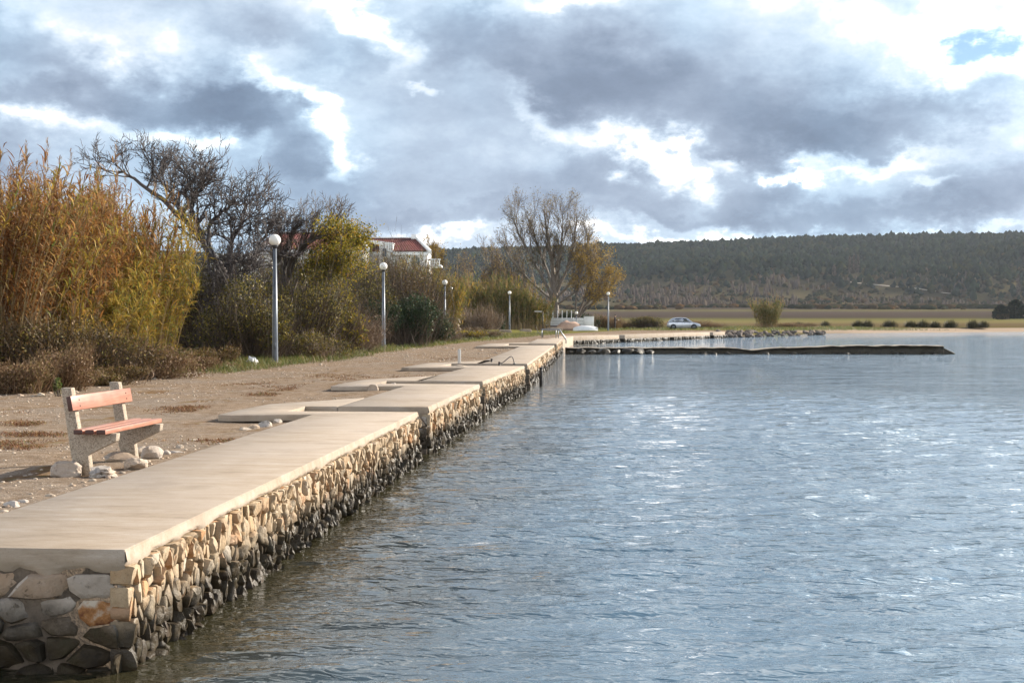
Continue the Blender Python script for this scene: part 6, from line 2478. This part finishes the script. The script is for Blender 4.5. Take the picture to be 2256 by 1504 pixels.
# rush tussocks along the beach
for i, (px, wd, ht, lab) in enumerate(((1760, 1.1, .85, 'small rush tussock nearest the lone reed clump'), (1818, 1.0, 1.0, 'brown rush tussock above the end of the rubble point'),
                                      (1890, 1.3, 1.15, 'first of a close pair of dark rush tussocks'), (1911, 1.3, 1.15, 'second of a close pair of dark rush tussocks'), (1960, 1.9, 1.2, 'lone wide dark rush tussock on the beach'),
                                      (2006, 1.4, 1.1, 'left rush tussock of the row of three'), (2032, 1.6, 1.2, 'middle rush tussock of the row of three'), (2060, 1.2, 1.0, 'right rush tussock of the row of three'),
                                      (2095, 1.6, 1.2, 'rush tussock alone between the row of three and the last pair'), (2143, 1.3, 1.2, 'last pair of rush tussocks, left one'), (2166, 1.2, 1.05, 'last pair of rush tussocks, right one'))):
    y = 198
    x = D(px, 700, y).x
    n = 700
    base = np.stack([rng.normal(0, wd * .24, n), rng.normal(0, .4, n), 0 * np.ones(n)], -1)
    V, F = leaf_arcs(base, rng.uniform(0, 6.28, n), rng.uniform(.6, 1.5, n), ht * rng.uniform(.5, 1.25, n) * (1.1 - .5 * np.abs(base[:, 0]) / wd), .022 * np.ones(n), rng.uniform(0, .7, n), 3)
    o = put('rush_tussock', arrays_mesh('rush_tussock', V, F), M['rush'], None, (x, y, -.12))
    set_props(o, lab, 'rushes', 'rush tussocks along the beach')

# poplars on the slope and the dark pines at the right
def far_tree(label, hp_, h, r_, prof, mat, name, cat, group=None, n=420, leaf=.9, trunk=.25):
    th = thing(name, label, cat, hp_, 0, group)
    mb = MB()
    mb.tube([(0, 0, -1), (0, 0, h * .5), (0, 0, h * .95)], [trunk, trunk * .7, .05], 6)
    put('trunk', mb.mesh('trunk', True), M['bark'], th)
    t = rng.uniform(.06, 1, n)
    rr_ = np.interp(t, [p[0] for p in prof], [p[1] for p in prof]) * r_ * rng.uniform(.3, 1.1, n)
    a = rng.uniform(0, 6.28, n)
    c = np.stack([np.cos(a) * rr_, np.sin(a) * rr_, t * h], -1)
    V, F = leaf_quads(c, leaf, rng)
    put('crown', arrays_mesh('crown', V, F), M[mat], th, kind='stuff')
    return th


for i, (px, py, hpx, lab) in enumerate(((1838, 612, 30, 'leftmost and shortest pale poplar on the hillside'), (1872, 605, 42, 'tall pale poplar on the hillside, left of the close trio'),
                                       (1881, 603, 45, 'tallest pale poplar in the middle of the close trio'), (1890, 603, 42, 'tall pale poplar on the hillside, right of the close trio'),
                                       (2243, 655, 52, 'pale bare poplar at the far right behind the dark pines'))):
    p = hill_point(px, py)
    far_tree(lab, p, hpx / FPX * p.y, 2.1, [(0, .5), (.3, 1), (.8, .7), (1, .1)], 'bare_far', 'poplar_tree', 'tree', 'pale poplars on the hill', 300, .8)
for i, (px, top, hw, lab) in enumerate(((2205, 672, 17, 'smaller round dark pine, left of the two by the field'), (2238, 661, 22, 'larger dark pine at the right edge of the field'))):
    y = 520
    p = D(px, 700, y)
    zt = D(px, top, y).z
    far_tree(lab, (p.x, y, .2), zt, hw / FPX * y, [(0, .6), (.15, 1), (.5, .95), (.85, .6), (1, .15)], 'pine_far', 'pine_tree', 'tree', None, 2200, .38)
bush('reddish bush beside the dark pines at the field edge', (D(2215, 700, 500).x, 500, .2), 5.0, 2.5, 2.4, 300, 2600, .3, 'twig', 'scrub_far', 63, 8, .05)

# ---------------------------------------------------------------- ground cover
def in_slab(x, y):
    q0_ = A[0].x + T0.x / T0.y * (y - A[0].y)
    if x > q0_ - 1.62:
        return True
    for i in range(4):
        if A[2 * i + 1].y - 3.0 - i * .6 < y < A[2 * i + 2].y + 2.2 and x > A[2 * i + 1].x - 3.8 - .25 * i:
            return True
    return False


def tufts(name, pts, n_each, ht, wd, mat, label, spread=.10, lay=0.0):
    base = np.repeat(np.array(pts), n_each, 0)
    n = len(base)
    hs = np.repeat(rng.uniform(.5, 1.3, len(pts)), n_each)
    base[:, :2] += rng.normal(0, spread, (n, 2))
    V, F = leaf_arcs(base, rng.uniform(0, 6.28, n), rng.uniform(.5 - lay, 1.4 - lay, n), ht * hs * rng.uniform(.5, 1.2, n), wd * np.ones(n), rng.uniform(.2, 1.5, n), 3)
    return set_props(put(name, arrays_mesh(name, V, F), M[mat]), label, kind='stuff')


pts = []
rnd = random.Random(3)
while len(pts) < 2600:
    y = 30 + 110 * rnd.random() ** 1.6
    x = edge_x(y) + rnd.uniform(-1.6, 1.9) * (1 if y < 80 else 1.3)
    if 28 < y < 36 and x > edge_x(y) + .2:
        continue
    dens = 1.0 if x < edge_x(y) + .7 else .35
    if rnd.random() < dens and not in_slab(x, y):
        pts.append((x, y, .03))
for _ in range(1500):
    g = G(rnd.uniform(480, 860), 0 + rnd.uniform(785, 826))
    if g.x < edge_x(g.y) + 2.6 + 1.2 * noise.noise(Vector((g.x * .4, g.y * .15, 0))) and not in_slab(g.x, g.y):
        pts.append((g.x, g.y, .03))
tufts('grass_fringe', pts, 9, .28, .009, 'grass', 'green and yellow grass fringe along the foot of the bushes', .13)
pts = []
while len(pts) < 2400:
    y = rnd.uniform(146, 200)
    x = rnd.uniform(8, 48)
    pts.append((x, y, .03))
tufts('far_grass', pts, 7, .34, .024, 'grass', 'short green grass around the car and boats', .5)
# flat patches of reddish weed on the path
pts = []
patches = [(410, 905, 60, 6), (425, 903, 45, 5), (30, 985, 45, 8), (70, 960, 60, 5), (480, 975, 45, 5), (60, 937, 40, 4), (700, 858, 60, 5), (790, 832, 90, 6), (900, 826, 70, 6), (960, 815, 40, 5), (640, 862, 60, 4), (590, 872, 70, 3),
           (570, 850, 60, 4), (10, 910, 25, 3), (740, 845, 40, 4), (1000, 790, 40, 3), (1120, 775, 30, 3), (1180, 748, 16, 3)]
for (cx_, cy_, sx_, sy_) in patches:
    for _ in range(int(130 * sx_ / 50)):
        g = G(cx_ + rnd.gauss(0, sx_ * .75), cy_ + rnd.gauss(0, sy_ * .8))
        if noise.noise(Vector((g.x * 1.3, g.y * .9, 4))) < -.05:
            continue
        if not in_slab(g.x, g.y):
            pts.append((g.x, g.y, .02))
tufts('weed_patches', pts, 9, .06, .006, 'red_weed', 'flat patches of reddish weed creeping over the sandy path', .06, .35)
